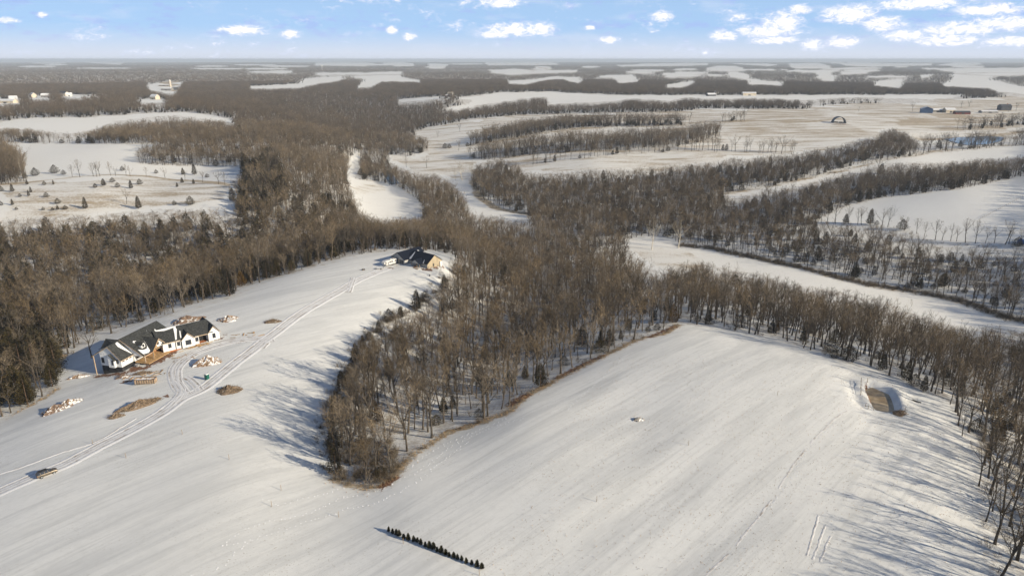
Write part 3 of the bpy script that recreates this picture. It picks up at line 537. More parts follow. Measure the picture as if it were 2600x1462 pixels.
def stand(P, hts, keep, tf=.86):
    x, y = P[:, 0], P[:, 1]; z = height(x, y); px, py = project(x, y, z); tx, ty = project(x, y, z + hts * tf); clump = .5 + .5 * np.sin(x / 9 + 2 * np.sin(y / 13)) * np.sin(y / 11 + 1.7 * np.sin(x / 17)); keep = keep * (.62 + .6 * clump)
    m1, m2_ = project(x, y, z + hts * tf * .34), project(x, y, z + hts * tf * .67)
    ok = (~cover(px, py)) & (~cover(tx, ty)) & (~cover(*m1)) & (~cover(*m2_)) & (rng.uniform(0, 1, len(x)) < dens(px, py) * keep)
    ok &= ~((py > 1475) & (px < 2500))
    bl = np.zeros(len(x), bool)
    for Q, v in BELTS: bl |= inpoly(px, py, Q) & (rng.uniform(0, 1, len(x)) < v)
    ok |= bl & (py < 700)
    hts = np.where(bl, hts * 1.28, hts)
    return np.stack([x, y, z, px, py, hts], -1)[ok]
A1 = ring_points(85, 430, lambda r: (5.5, 5.6), 52); hA = 22 - 12 * rng.uniform(0, 1, len(A1)) ** 1.6; TA = stand(A1, hA, 1.)
B1 = ring_points(430, 1300, lambda r: (5.5, 5.8), 43); TB = stand(B1, 20 - 9 * rng.uniform(0, 1, len(B1)) ** 1.4, 1.3)
C1 = ring_points(1300, 3600, lambda r: (15, 15), 41); TC = stand(C1, rng.uniform(12, 19, len(C1)), 1.4, .95)
D1 = ring_points(3600, 26000, lambda r: (30, .011 * r + 10), 41); TD = stand(D1, rng.uniform(11, 17, len(D1)), 1.7, 1.0)
shr = ring_points(85, 900, lambda r: (6., 6.), 44); TS = stand(shr, np.full(len(shr), 2.), .75)
def thing_tree(name, meshes, loc, s, rz, label, cat, group):
    o = empty(name, loc, rz, label, cat, group); o.scale = (s * random.uniform(.9, 1.1), s * random.uniform(.9, 1.1), s)
    for nm, me in zip(('trunk', 'crown'), meshes):
        c = bpy.data.objects.new(nm, me); col.objects.link(c); c.parent = o
    return o
random.seed(5)
rows = {'near': [], 'left': [], 'valley': [], 'far': [], 'shrub': []}
def zone(px, py, r):
    if r > 1300: return 'far'
    if px < 900 + (py < 620) * 100 and py < 1080: return 'left'
    if py > 640 and r < 520: return 'near'
    return 'valley'
ZL = {'left': ('tall bare hardwood on the wooded slope behind the white house', 'trees on the slope behind the house'), 'near': ('bare hardwood in the wooded ravine and edge strip round the near snowfields', 'trees of the near ravine and field edge'), 'valley': ('bare tree in the valley bottom woods beyond the near fields', 'trees in the valley bottom'), 'far': ('bare tree far off', 'far trees')}
SUB = [([(780, 1290), (780, 1060), (1060, 1060), (1060, 1290)], 'at the blunt lower tip of the central wood'), ([(1040, 1160), (1100, 960), (1450, 880), (1450, 1000)], 'along the brown grass edge of the central wood'), ([(1400, 1000), (1400, 830), (1740, 780), (1740, 900)], 'where the central wood meets the top of the right field'), ([(2380, 1900), (2380, 1250), (2900, 1250), (2900, 1900)], 'in the lower right picture corner'), ([(2380, 1250), (2330, 1000), (2900, 950), (2900, 1250)], 'on the right picture edge below the pond woods'), ([(1740, 1000), (1740, 700), (2200, 740), (2400, 1010)], 'in the strip behind the top of the right field'), ([(2200, 1010), (2200, 740), (2900, 780), (2900, 1000)], 'behind the small pond'), ([(780, 1070), (900, 880), (1160, 640), (1160, 960), (1060, 1070)], 'on the shadow casting left side of the central wood'), ([(1060, 960), (1160, 640), (1500, 640), (1450, 890)], 'deep inside the central wood'), ([(-200, 1100), (-200, 820), (240, 820), (240, 1100)], 'in the clump at the left picture edge below the house'), ([(-200, 830), (-200, 600), (300, 600), (520, 780), (250, 860)], 'on the slope directly behind the white house'), ([(300, 790), (300, 600), (760, 600), (760, 720)], 'behind the left field edge between the two houses'), ([(700, 720), (700, 540), (1180, 540), (1180, 690)], 'behind the navy roofed house')]
def sub(px, py):
    for P, t in SUB:
        if inpoly(np.array([px]), np.array([py]), P)[0]: return t
    return None
CL = {'left': ('dark cedar among bare trees on the slope behind the white house', 'cedars on the slope behind the house'), 'near': ('dark cedar among bare trees of the near ravine and field edge', 'cedars of the near ravine'), 'valley': ('dark cedar among bare trees in the valley bottom woods', 'cedars in the valley woods')}
allp = np.concatenate([TA, TB]); rA = np.hypot(allp[:, 0], allp[:, 1]); isc = rng.uniform(0, 1, len(allp)) < cedar_share(allp[:, 3], allp[:, 4])
order = np.argsort(rA); nb = nc = 0
for k in order:
    x, y, z, px, py, ht = allp[k]; r = rA[k]; zn = zone(px, py, r); infr = -10 < px < 2610 and py < 1640; rz = random.uniform(0, 6.28)
    if isc[k]:
        s = random.uniform(.6, 1.3)
        if zn == 'left': s *= 1.25 if px > 170 or py < 820 else 1.6
        if infr and nc < 225 and zn in CL:
            nc += 1; i = random.randrange(5); thing_tree('cedar_tree', ced_r[0] if random.random() < .05 else ced_m[i], (x, y, z), s, rz, *(lambda t: (('large' if s > 1.15 else 'small') + ' dark cedar ' + t, 'cedar', ('large' if s > 1.15 else 'small') + ' cedars ' + t) if t else (CL[zn][0], 'cedar', CL[zn][1]))(sub(px, py)))
        else: rows[zn].append((x, y, z, rz, s, PN['cedar%d' % random.randrange(3)]))
    else:
        s = ht / 20.5
        if infr and nb < 215:
            nb += 1; thing_tree('bare_tree', near_m[random.randrange(7)], (x, y, z), s, rz, *(lambda t: (('tall' if ht > 18.5 else 'mid-sized' if ht > 14.5 else 'short slender') + ' bare hardwood ' + t, 'tree', ('tall' if ht > 18.5 else 'mid-sized' if ht > 14.5 else 'short slender') + ' bare hardwoods ' + t) if t else (ZL[zn][0], 'tree', ZL[zn][1]))(sub(px, py)))
        else: rows[zn].append((x, y, z, rz, s, PN['near%d' % random.randrange(7)] if r < 430 else PN['mid%d' % random.randrange(5)]))
for x, y, z, px, py, ht in TC: rows['far'].append((x, y, z, random.uniform(0, 6.28), ht / 19, PN['grove%d' % random.randrange(4)]))
for x, y, z, px, py, ht in TD: rows['far'].append((x, y, z - .5, random.uniform(-.5, .5), ht / 18, PN['wide%d' % random.randrange(3)]))
for x, y, z, px, py, ht in TS: rows['shrub'].append((x, y, z, random.uniform(0, 6.28), random.uniform(.6, 1.2), PN['shrub%d' % random.randrange(3)]))
for L, w_, v in EDGES[:1] + EDGES[2:7] + [([(838, 1190), (832, 1110), (845, 1040), (872, 965), (905, 910), (925, 872), (980, 815), (1045, 785), (1085, 760), (1125, 735), (1130, 706)], 4, 1)] * 3:                               # brush along field edges and the creek bank
    P = ats(L)
    for a_, b_ in zip(P[:-1], P[1:]):
        n = int(np.hypot(*(b_ - a_)[:2]) / (2.0 if L is not BANK else .2))
        for k in range(n):
            t = random.random(); q = a_ + (b_ - a_) * t; x, y = q[0] + random.gauss(0, w_ * .5), q[1] + random.gauss(0, w_ * .5)
            rows['shrub'].append((x, y, H(x, y), random.uniform(0, 6.28), random.uniform(.35, .75) * (1.5 if L is BANK else 1.7 if w_ == 4 else 1), PN['shrub%d' % random.randrange(3)]))
for k in range(260):
    q = at(random.uniform(845, 1015), random.uniform(1120, 1232)); ppx, ppy = project(q.x, q.y, q.z)
    if not cover(np.array([ppx]), np.array([ppy]))[0]: rows['shrub'].append((q.x, q.y, q.z, random.uniform(0, 6.28), random.uniform(.4, 1.3), PN['shrub%d' % random.randrange(3)]))
FLANK = [(858, 1180), (862, 1060), (900, 970), (945, 895), (1005, 835), (1065, 805), (1110, 782), (1150, 752), (1170, 715), (1215, 730), (1180, 790), (1110, 850), (1040, 910), (980, 990), (940, 1080), (910, 1180)]
fx, fy = rng.uniform(850, 1215, 900), rng.uniform(700, 1180, 900); fk = inpoly(fx, fy, FLANK)
for x, y, z in ats(list(zip(fx[fk], fy[fk]))): rows['near'].append((x, y, z, random.uniform(0, 6.28), random.uniform(.24, .5), PN['near%d' % random.randrange(7)]))   # saplings thickening the flank
def gn_group():
    g = bpy.data.node_groups.new('scatter', 'GeometryNodeTree'); g.interface.new_socket('Geometry', in_out='INPUT', socket_type='NodeSocketGeometry'); g.interface.new_socket('Geometry', in_out='OUTPUT', socket_type='NodeSocketGeometry')
    n = g.nodes; l = g.links; gi = n.new('NodeGroupInput'); go = n.new('NodeGroupOutput'); iop = n.new('GeometryNodeInstanceOnPoints'); ci = n.new('GeometryNodeCollectionInfo')
    ci.inputs['Collection'].default_value = PROTO; ci.inputs['Separate Children'].default_value = True; ci.inputs['Reset Children'].default_value = True
    def at_(nm, t): q = n.new('GeometryNodeInputNamedAttribute'); q.data_type = t; q.inputs[0].default_value = nm; return q.outputs[0]
    m2p = n.new('GeometryNodeMeshToPoints'); l.new(gi.outputs[0], m2p.inputs[0]); l.new(m2p.outputs[0], iop.inputs['Points']); l.new(ci.outputs[0], iop.inputs['Instance'])
    iop.inputs['Pick Instance'].default_value = True; l.new(at_('form', 'INT'), iop.inputs['Instance Index'])
    cx = n.new('ShaderNodeCombineXYZ'); l.new(at_('turn', 'FLOAT'), cx.inputs[2]); e2r = n.new('FunctionNodeEulerToRotation'); l.new(cx.outputs[0], e2r.inputs[0]); l.new(e2r.outputs[0], iop.inputs['Rotation'])
    l.new(at_('size', 'FLOAT'), iop.inputs['Scale']); l.new(iop.outputs[0], go.inputs[0]); return g
GN = gn_group()
def scatter(name, rows_, label, cat):
    A_ = np.array(rows_); me = bpy.data.meshes.new(name); me.vertices.add(len(A_)); me.vertices.foreach_set('co', A_[:, :3].astype(np.float32).ravel())
    for nm, t, k in (('turn', 'FLOAT', 3), ('size', 'FLOAT', 4), ('form', 'INT', 5)):
        a_ = me.attributes.new(nm, t, 'POINT'); a_.data.foreach_set('value', A_[:, k].astype(np.int32 if t == 'INT' else np.float32))
    me.update(); o = bpy.data.objects.new(name, me); col.objects.link(o); md = o.modifiers.new('scatter', 'NODES'); md.node_group = GN
    return tag(o, label, cat, kind='stuff')
scatter('ravine_woodland', rows['near'], 'bare woodland filling the ravine between the two near snowfields', 'woodland')
scatter('hillside_woodland', rows['left'], 'bare and cedar woodland on the slope left behind the houses', 'woodland')
scatter('valley_woodland', rows['valley'], 'bare woodland along the valley bottom and the middle hills', 'woodland')
scatter('distant_woodland', rows['far'], 'far off brown and blue-grey woodland reaching to the horizon', 'woodland')
scatter('brush', rows['shrub'], 'leafless brush and saplings under the trees and along field edges', 'brush')
print('TREES', nb, nc, {k: len(v) for k, v in rows.items()})
# ------------------------------------------------------------------ building materials
M_wrap = mat('white_house_wrap', (.78, .78, .77), .7, .05, .6)
def wrap_mat():
    m = bpy.data.materials.new('printed_house_wrap'); m.use_nodes = True; N = NT(m.node_tree); b = N.n['Principled BSDF']
    t = N.n.new('ShaderNodeTexCoord'); s = N.n.new('ShaderNodeSeparateXYZ'); N.l.new(t.outputs['Object'], s.inputs[0])
    h = N.math('ADD', N.math('MULTIPLY', s.outputs[0], 1.), N.math('MULTIPLY', s.outputs[1], 1.)); row = N.math('MULTIPLY', s.outputs[2], 1.25)
    fr = N.math('FRACT', row); ln = N.math('LESS_THAN', N.math('ABSOLUTE', N.math('SUBTRACT', fr, .5)), .09)
    nz = N.noise(N.comb(N.math('MULTIPLY', h, .75), N.math('MULTIPLY', N.math('FLOOR', row), 3.3), 0.), 1.6, 1)
    f = N.math('MULTIPLY', ln, N.math('GREATER_THAN', nz, .57))
    N.l.new(N.mix(f, (.78, .78, .77), (.25, .25, .26)), b.inputs['Base Color']); b.inputs['Roughness'].default_value = .55; return m
M_wrap = wrap_mat()
M_shingle = mat('charcoal_shingles', (.034, .036, .036), .9, .3, 1.6, c2=(.055, .057, .055), spec=.2)
M_lumber = mat('raw_lumber', (.42, .25, .11), .8, .2, 2.5, c2=(.52, .34, .17))
M_fascia = mat('pale_fascia_board', (.50, .38, .27), .8, .15, 2)
M_brickb = mat('red_brown_sheathing', (.42, .15, .06), .85, .2, 2)
M_found = mat('black_foundation_coating', (.035, .035, .038), .9, .3, 1)
M_glass = mat('window_glass', (.03, .035, .045), .12, .1, 1, spec=.6)
M_frame = mat('dark_window_frame', (.045, .045, .05), .6, .1, 2)
M_vinylf = mat('white_window_frame', (.75, .75, .74), .6, .05, 2)
M_navy = mat('navy_metal_roof', (.010, .013, .022), .45, .2, .6, spec=.25, stretch=(4, 1, 1))
M_sunsid = mat('sunlit_tan_siding', (.45, .37, .255), .6, .08, .5)  # siding as seen on the sunlit end, warm light put into the colour
M_shadesid = mat('shaded_grey_siding', (.42, .41, .39), .65, .06, .5)  # siding as seen on the shaded front, shade put into the colour
M_dark = mat('painted_interior_shade', (.02, .02, .022), .9, .1, 1)  # near-black that paints the shade inside the garage openings
M_door = mat('garage_door_panel', (.07, .075, .085), .6, .1, 1)
M_conc = mat('concrete', (.45, .43, .40), .9, .12, 1.5)
M_rubber = mat('black_rubber', (.02, .02, .02), .85, .1, 3)
M_metal = mat('galvanised_metal', (.45, .46, .47), .45, .12, 2, metal=.7)
M_dirt = mat('red_brown_earth', (.15, .075, .04), .95, .35, 1.6, c2=(.30, .17, .10), bump=.6)
M_brush = mat('dead_brush', (.16, .115, .075), .95, .3, 1.5, c2=(.30, .23, .16))
M_rock = mat('field_stone', (.34, .32, .29), .9, .3, 1.2, bump=.5)
M_wood = mat('weathered_post', (.30, .22, .14), .9, .25, 3)
M_ice = mat('muddy_pond_ice', (.30, .215, .115), .3, .22, .35, c2=(.40, .31, .19), spec=.5)
M_water = mat('blue_pond_water', (.055, .10, .15), .12, .25, .02, spec=.5)

def window(parent, T, u, z, w, h, d=.10, fm=None, name='window', mull=True):
    # T(u, out, z) -> local point, u along the wall, out = outwards
    F_ = MB(); t = .09
    for (u0, u1, z0, z1) in ((u - w / 2 - t, u + w / 2 + t, z - t, z), (u - w / 2 - t, u + w / 2 + t, z + h, z + h + t), (u - w / 2 - t, u - w / 2, z, z + h), (u + w / 2, u + w / 2 + t, z, z + h)): F_.box(u0, u1, -.05, d, z0, z1, T=T)
    if mull: F_.box(u - .03, u + .03, 0, d * .8, z, z + h, T=T); F_.box(u - w / 2, u + w / 2, 0, d * .7, z + h / 2 - .025, z + h / 2 + .025, T=T)
    f = F_.build(name, fm or M_frame, parent); MB().box(u - w / 2, u + w / 2, -.04, d * .45, z, z + h, T=T).build('pane', M_glass, f); return f
def frame_fn(o2, u_ax, out_ax, org):
    def T(u, o_, z): q = org + u_ax * u + out_ax * o_; return Vector((q.x, q.y, z)) - o2
    return T

# ------------------------------------------------------------------ white farmhouse under construction
O = Vector((-143.34, 228.68, 0)); a2, b2 = Vector((.238, .971, 0)), Vector((.971, -.238, 0)); a1, b1 = Vector((.763, .645, 0)), Vector((.645, -.763, 0))
HO = Vector((O.x, O.y, -2.2))
house = empty('farmhouse', HO, 0, 'unfinished white farmhouse with charcoal roof and raw lumber porch', 'house')
def L2(u, v, z): q = O + a2 * u + b2 * v; return Vector((q.x, q.y, z)) - HO
def L1(u, v, z): q = O + a1 * u + b1 * v; return Vector((q.x, q.y, z)) - HO
fl = -2.3
# left wing
w = MB(); w.prism([L2(0, 0, fl), L2(0, 0, .95), L2(0, -4.6, 5.5), L2(0, -9.0, 3.0), L2(0, -9.0, fl)], L2(5.6, 0, 0) - L2(0, 0, 0)); w.build('left_wing_wall', M_wrap, house)
w = MB(); w.prism([L2(-.06, -2.1, fl), L2(-.06, -2.1, .6), L2(-.06, -3.9, 2.6), L2(-.06, -4.6, 1.9), L2(-.06, -4.6, fl)], L2(-1.0, 0, 0) - L2(0, 0, 0)); w.build('chimney_bay', M_wrap, house)
MB().slab([L2(-1.25, -1.8, .45), L2(-1.25, -3.95, 2.85), L2(0, -3.95, 2.85), L2(0, -1.8, .45)], .14).build('bay_roof', M_shingle, house)
fo = MB(); fo.prism([L2(.08, -.1, -9), L2(.08, -.1, fl), L2(.08, -8.9, fl), L2(.08, -8.9, -9)], L2(5.4, 0, 0) - L2(0, 0, 0)); fo.build('left_foundation', M_found, house)
r = MB(); r.slab([L2(-.45, .5, .55), L2(5.6, .5, .55), L2(5.6, -4.6, 5.8), L2(-.45, -4.6, 5.8)], .18).build('left_wing_roof', M_shingle, house)
MB().slab([L2(-.45, -4.6, 5.8), L2(5.6, -4.6, 5.8), L2(5.6, -12.3, 1.2), L2(-.45, -12.3, 1.2)], .18).build('back_porch_roof', M_shingle, house)
f_ = MB()
for (p, q) in (((.55, .32), (-4.6, 5.58)), ((-4.6, 5.58), (-12.3, .98))): f_.prism([L2(-.47, p[0], p[1]), L2(-.47, p[0], p[1] - .28), L2(-.47, q[0], q[1] - .28), L2(-.47, q[0], q[1])], L2(-.06, 0, 0) - L2(0, 0, 0))
f_.box(-.45, 5.6, .5, .56, .2, .52, T=L2); f_.build('left_fascia', M_fascia, house)
for u in (-.2, 5.2): MB().box(u - .13, u + .13, -11.9, -11.64, -9.5, 1.05, T=L2).build('porch_post', M_fascia, house)
r = MB(); r.slab([L2(3.2, -11.4, 2.7), L2(3.2, -4.9, 2.7 + 2.6), L2(5.9, -4.9, 5.75), L2(5.9, -11.0, 5.7)], .16); r.slab([L2(5.9, -11.0, 5.7), L2(5.9, -4.9, 5.75), L2(9, -4.9, 3.), L2(9, -11.0, 2.9)], .16); r.build('rear_gable_roof', M_shingle, house)
TL = frame_fn(HO, b2, -a2, O); TF = frame_fn(HO, a2, b2, O)
window(house, TL, -7.9, -1.2, .95, 1.9); window(house, TL, -1.5, -.9, .75, 1.5)
TC_ = frame_fn(HO, b2, -a2, O - a2 * 1.06); window(house, TC_, -2.75, -1.1, .55, 1.7)
for u in (1.1, 2.8, 4.5): window(house, TF, u, -.35, .85, .75)
# main body
w = MB(); w.prism([L2(5.7, .6, fl), L2(5.7, .6, 2.9), L2(5.7, -4.6, 6.0), L2(5.7, -14.2, 1.2), L2(5.7, -14.2, fl)], L2(18.8, 0, 0) - L2(0, 0, 0)); w.build('main_wall', M_wrap, house)
MB().prism([L2(5.75, .5, -7.5), L2(5.75, .5, fl), L2(5.75, -14.1, fl), L2(5.75, -14.1, -7.5)], L2(18.6, 0, 0) - L2(0, 0, 0)).build('main_foundation', M_found, house)
def zm(v): return 6.3 - (v + 4.6) * .586 if v > -4.6 else 6.3 + (v + 4.6) * .5
MB().slab([L2(5.4, 5.4, zm(5.4)), L2(25, 5.4, zm(5.4)), L2(25, -4.6, 6.3), L2(5.4, -4.6, 6.3)], .2).build('main_roof', M_shingle, house)
MB().slab([L2(5.4, -4.6, 6.3), L2(25, -4.6, 6.3), L2(25, -14.8, zm(-14.8)), L2(5.4, -14.8, zm(-14.8))], .2).build('main_rear_roof', M_shingle, house)
f_ = MB(); f_.prism([L2(5.38, 5.45, zm(5.45) - .22), L2(5.38, 5.45, zm(5.45) - .5), L2(5.38, -4.6, 5.8), L2(5.38, -4.6, 6.08)], L2(-.06, 0, 0) - L2(0, 0, 0)); f_.box(5.4, 9.4, 5.4, 5.46, .0, .24, T=L2); f_.build('main_fascia', M_fascia, house)
ps = MB(); ps.prism([L2(5.6, .7, 2.6), L2(5.6, 5.2, .1), L2(5.6, .7, .1)], L2(.12, 0, 0) - L2(0, 0, 0)); ps.build('porch_end_wall', M_wrap, house)
vp = MB(); vp.tube([L2(17, -2.5, zm(-2.5) - .1), L2(17, -2.5, zm(-2.5) + .5)], .12, 8); vp.build('vent_pipe', M_metal, house)
# snow left on the roof
def on_main(pts, dz=.07, t=.12): return MB().slab([L2(u, v, zm(v) + dz) for u, v in pts], t)
on_main([(6.4, 2.2), (6.1, 3.4), (6.0, 4.7), (8.2, 5.1), (10.4, 4.4), (11.6, 2.2), (11.9, .4), (11.2, 1.6), (10.6, 2.6), (9.4, 3.4), (8.1, 3.3), (7.2, 2.9)]).build('roof_snow', M_snow, house)
on_main([(7.9, -1.0), (8.6, -1.5), (9.6, -1.1), (9.0, -.6), (8.3, -.5)]).build('roof_snow', M_snow, house)
on_main([(17.5, 1.8), (18.4, 0.2), (19.4, -1.2), (20.5, -1.9), (20.2, .2), (19.3, 2.6), (18.0, 4.5), (17.3, 3.2)]).build('roof_snow', M_snow, house)
def on_lw(pts): return MB().slab([L2(u, v, .55 + (.5 - v) * 1.0294 + .08) for u, v in pts], .12)
on_lw([(3.2, -4.2), (4.3, -4.4), (4.6, -3.0), (5.1, -1.4), (5.5, .1), (5.3, .2), (4.5, -1.0), (3.6, -2.2), (3.0, -3.2)]).build('roof_snow', M_snow, house)
# dormer
d = MB(); d.prism([L2(8.0, 2.5, zm(2.5) - .3), L2(8.0, 2.5, 3.55), L2(8.9, 2.5, 4.2), L2(9.8, 2.5, 3.55), L2(9.8, 2.5, zm(2.5) - .3)], L2(0, -3.2, 0) - L2(0, 0, 0)); dm = d.build('dormer', M_wrap, house)
r = MB(); r.slab([L2(7.7, 2.8, 3.4), L2(7.7, -1.2, 3.4), L2(8.9, -1.2, 4.35), L2(8.9, 2.8, 4.35)], .12); r.slab([L2(10.1, 2.8, 3.4), L2(10.1, -1.2, 3.4), L2(8.9, -1.2, 4.35), L2(8.9, 2.8, 4.35)], .12); r.build('dormer_roof', M_shingle, dm)
TD_ = frame_fn(HO, a2, b2, O + b2 * 2.5); window(dm, TD_, 8.9, 2.55, .75, .8, name='dormer_window')
# entry gable with timber truss, porch deck
w = MB(); w.prism([L2(9.7, 5.2, 1.0), L2(13.2, 5.2, 4.3), L2(16.7, 5.2, 1.0)], L2(0, -3.5, 0) - L2(0, 0, 0)); w.build('entry_gable_wall', M_wrap, house)
w = MB(); w.box(9.8, 16.6, .7, 1.2, fl, 1.0, T=L2); w.build('entry_wall', M_brickb, house)
r = MB(); r.slab([L2(9.2, 5.9, .65), L2(9.2, -1.6, .65), L2(13.2, -1.6, 4.65), L2(13.2, 5.9, 4.65)], .16); r.slab([L2(17.2, 5.9, .65), L2(17.2, -1.6, .65), L2(13.2, -1.6, 4.65), L2(13.2, 5.9, 4.65)], .16); r.build('entry_roof', M_shingle, house)
f_ = MB(); f_.prism([L2(17.2, 5.9, .5), L2(17.2, 5.9, .22), L2(13.2, 5.9, 4.2), L2(9.2, 5.9, .22), L2(9.2, 5.9, .5), L2(13.2, 5.9, 4.5)], L2(0, .07, 0) - L2(0, 0, 0)); f_.build('entry_fascia', M_fascia, house)
tr = MB()
for p, q in (((9.6, .9), (13.2, .9)), ((9.6, .9), (9.6, fl)), ((10.2, .9), (11.4, 2.2)), ((11.4, 2.2), (11.4, .9)), ((12.6, .9), (11.4, 2.2)), ((10.4, -1.6), (9.6, -.4)), ((9.6, .95), (13.1, 4.1))):
    tr.tube([L2(p[0], 6.05, p[1]), L2(q[0], 6.05, q[1])], .11, 4)
tr.build('timber_truss', M_lumber, house)
for u, v in ((16.7, 5.7), (9.6, 5.7), (5.9, 5.2)): MB().box(u - .13, u + .13, v - .13, v + .13, fl, .75, T=L2).build('porch_post', M_fascia, house)
TG = frame_fn(HO, a2, b2, O + b2 * 5.2); window(house, TG, 13.2, 2.0, .8, .8, name='gable_window')
TE = frame_fn(HO, a2, b2, O + b2 * .6); window(house, TE, 7.4, -1.5, 1.3, 1.6)
deck = MB(); deck.box(5.6, 16.9, .7, 6.9, -2.75, -2.52, T=L2); dk = deck.build('porch_deck', M_lumber, house)
for k in range(16): MB().box(5.62 + k * .705, 5.62 + k * .705 + .67, .72, 6.95, -2.51, -2.46, T=L2).build('plank', M_lumber, dk)
skirt = MB(); skirt.box(5.7, 16.8, 6.5, 6.7, -4.6, -2.76, T=L2); skirt.build('deck_skirt', M_found, house)
tk = MB(); tk.tube([L2(4.6, 2.4, -4.6), L2(4.6, 2.4, -2.75)], .85, 14); tko = tk.build('window_well', M_metal, house)
# right wing, turned towards the drive
w = MB(); w.prism([L1(15.5, -4.8, fl), L1(15.5, -4.8, 1.5), L1(15.5, -11, 4.7), L1(15.5, -17.2, 1.5), L1(15.5, -17.2, fl)], L1(13.3, 0, 0) - L1(0, 0, 0)); w.prism([L1(28.8, -7.6, fl), L1(28.8, -7.6, 2.9), L1(28.8, -11, 4.7), L1(28.8, -17.2, 1.5), L1(28.8, -17.2, fl)], L1(4.0, 0, 0) - L1(0, 0, 0)); w.build('right_wing_wall', M_wrap, house)
MB().box(15.6, 28.7, -17.1, -4.9, -6, fl - .003, T=L1).box(28.7, 36.5, -17.1, -5.2, -6, fl - .003, T=L1).build('right_foundation', M_brickb, house)
MB().slab([L1(14, -4.3, 1.45), L1(34.3, -4.3, 1.45), L1(34.3, -11, 4.95), L1(14, -11, 4.95)], .18).build('right_wing_roof', M_shingle, house)
MB().slab([L1(14, -11, 4.95), L1(34.3, -11, 4.95), L1(34.3, -17.7, 1.45), L1(14, -17.7, 1.45)], .18).build('right_rear_roof', M_shingle, house)
MB().box(15.6, 22.3, -4.28, -4.22, 1.0, 1.26, T=L1).box(26.9, 32.2, -4.28, -4.22, 1.0, 1.26, T=L1).build('right_fascia', M_fascia, house)
def zr(v): return 1.45 + (-4.3 - v) * .5224
def on_rw(pts): return MB().slab([L1(u, v, zr(v) + .07) for u, v in pts], .12)
on_rw([(20.2, -4.6), (20.8, -4.7), (22.4, -9.4), (22.2, -10.6), (21.4, -10.2), (20.9, -7.6)]).build('roof_snow', M_snow, house)
on_rw([(22.2, -5.0), (22.6, -5.0), (23.3, -8.2), (23.0, -8.4), (22.5, -6.6)]).build('roof_snow', M_snow, house)
on_rw([(15.0, -10.5), (18.0, -9.9), (20.0, -10.2), (22.5, -10.6), (22.5, -10.95), (15.0, -10.95)]).build('roof_snow', M_snow, house)
for g0, g1, vv, zp, nm in ((22.3, 26.9, -4.0, 3.9, 'front_gable'), (32.4, 36.7, -4.6, 4.1, 'end_gable')):
    gm = (g0 + g1) / 2; w = MB(); w.prism([L1(g0, vv, fl), L1(g0, vv, 1.45), L1(gm, vv, zp - .25), L1(g1, vv, 1.45), L1(g1, vv, fl)], L1(0, -6.5 if nm == 'front_gable' else -12.4, 0) - L1(0, 0, 0)); gw = w.build(nm + '_wall', M_wrap, house)
    bk = vv - (6.0 if nm == 'front_gable' else 13.0); sl = (zp - 1.2) / (gm - g0 + .35); r = MB()
    r.slab([L1(g0 - .35, vv + .45, 1.2), L1(g0 - .35, bk, 1.2), L1(gm, bk, zp), L1(gm, vv + .45, zp)], .15); r.slab([L1(g1 + .35, vv + .45, 1.2), L1(g1 + .35, bk, 1.2), L1(gm, bk, zp), L1(gm, vv + .45, zp)], .15); r.build(nm + '_roof', M_shingle, house)
    f_ = MB(); f_.prism([L1(g1 + .35, vv + .46, 1.02), L1(g1 + .35, vv + .46, .78), L1(gm, vv + .46, zp - .42), L1(g0 - .35, vv + .46, .78), L1(g0 - .35, vv + .46, 1.02), L1(gm, vv + .46, zp - .18)], L1(0, .06, 0) - L1(0, 0, 0)); f_.build(nm + '_fascia', M_fascia, house)
    TT = frame_fn(HO, a1, b1, O + b1 * vv); window(house, TT, gm, -1.2, 1.9 if nm == 'front_gable' else 1.0, 1.8)
TR = frame_fn(HO, a1, b1, O - b1 * 4.8); window(house, TR, 18.0, -1.0, .95, 1.5); window(house, TR, 21.2, -1.0, .95, 1.5); window(house, TR, 28.0, -1.0, .95, 1.5)
for u in (20.1, 22.2): MB().box(u - .12, u + .12, -4.78, -4.6, fl, 1.2, T=L1).build('downspout', M_frame, house)
MB().box(28.9, 32.2, -7.58, -7.5, fl + .05, .9, T=L1).build('garage_opening_shade', M_dark, house)  # dark panel on the solid wall, painting the shade of the garage recess
lum = MB(); random.seed(3)
pl = empty('lumber_pile', L1(26, -2.6, 0).to_2d().to_3d() + Vector((HO.x, HO.y, 0)), 0, 'scattered raw boards along the front of the white farmhouse right wing', 'lumber')
pl.location.z = H(pl.location.x, pl.location.y)
for k in range(22):
    u, v = random.uniform(-5, 6), random.uniform(-1.0, 1.1); an = math.atan2(a1.y, a1.x) + random.gauss(0, .25); dv = Vector((math.cos(an), math.sin(an), 0)); c_ = a1 * u + b1 * v; Lb = random.uniform(1.2, 3)
    zc = H(pl.location.x + c_.x, pl.location.y + c_.y) - pl.location.z + .08 + random.uniform(0, .3); nn = Vector((-dv.y, dv.x, 0)) * .12
    MB().prism([c_ - dv * Lb / 2 - nn + Vector((0, 0, zc)), c_ - dv * Lb / 2 + nn + Vector((0, 0, zc)), c_ - dv * Lb / 2 + nn + Vector((0, 0, zc + .08)), c_ - dv * Lb / 2 - nn + Vector((0, 0, zc + .08))], dv * Lb).build('board', M_lumber, pl)

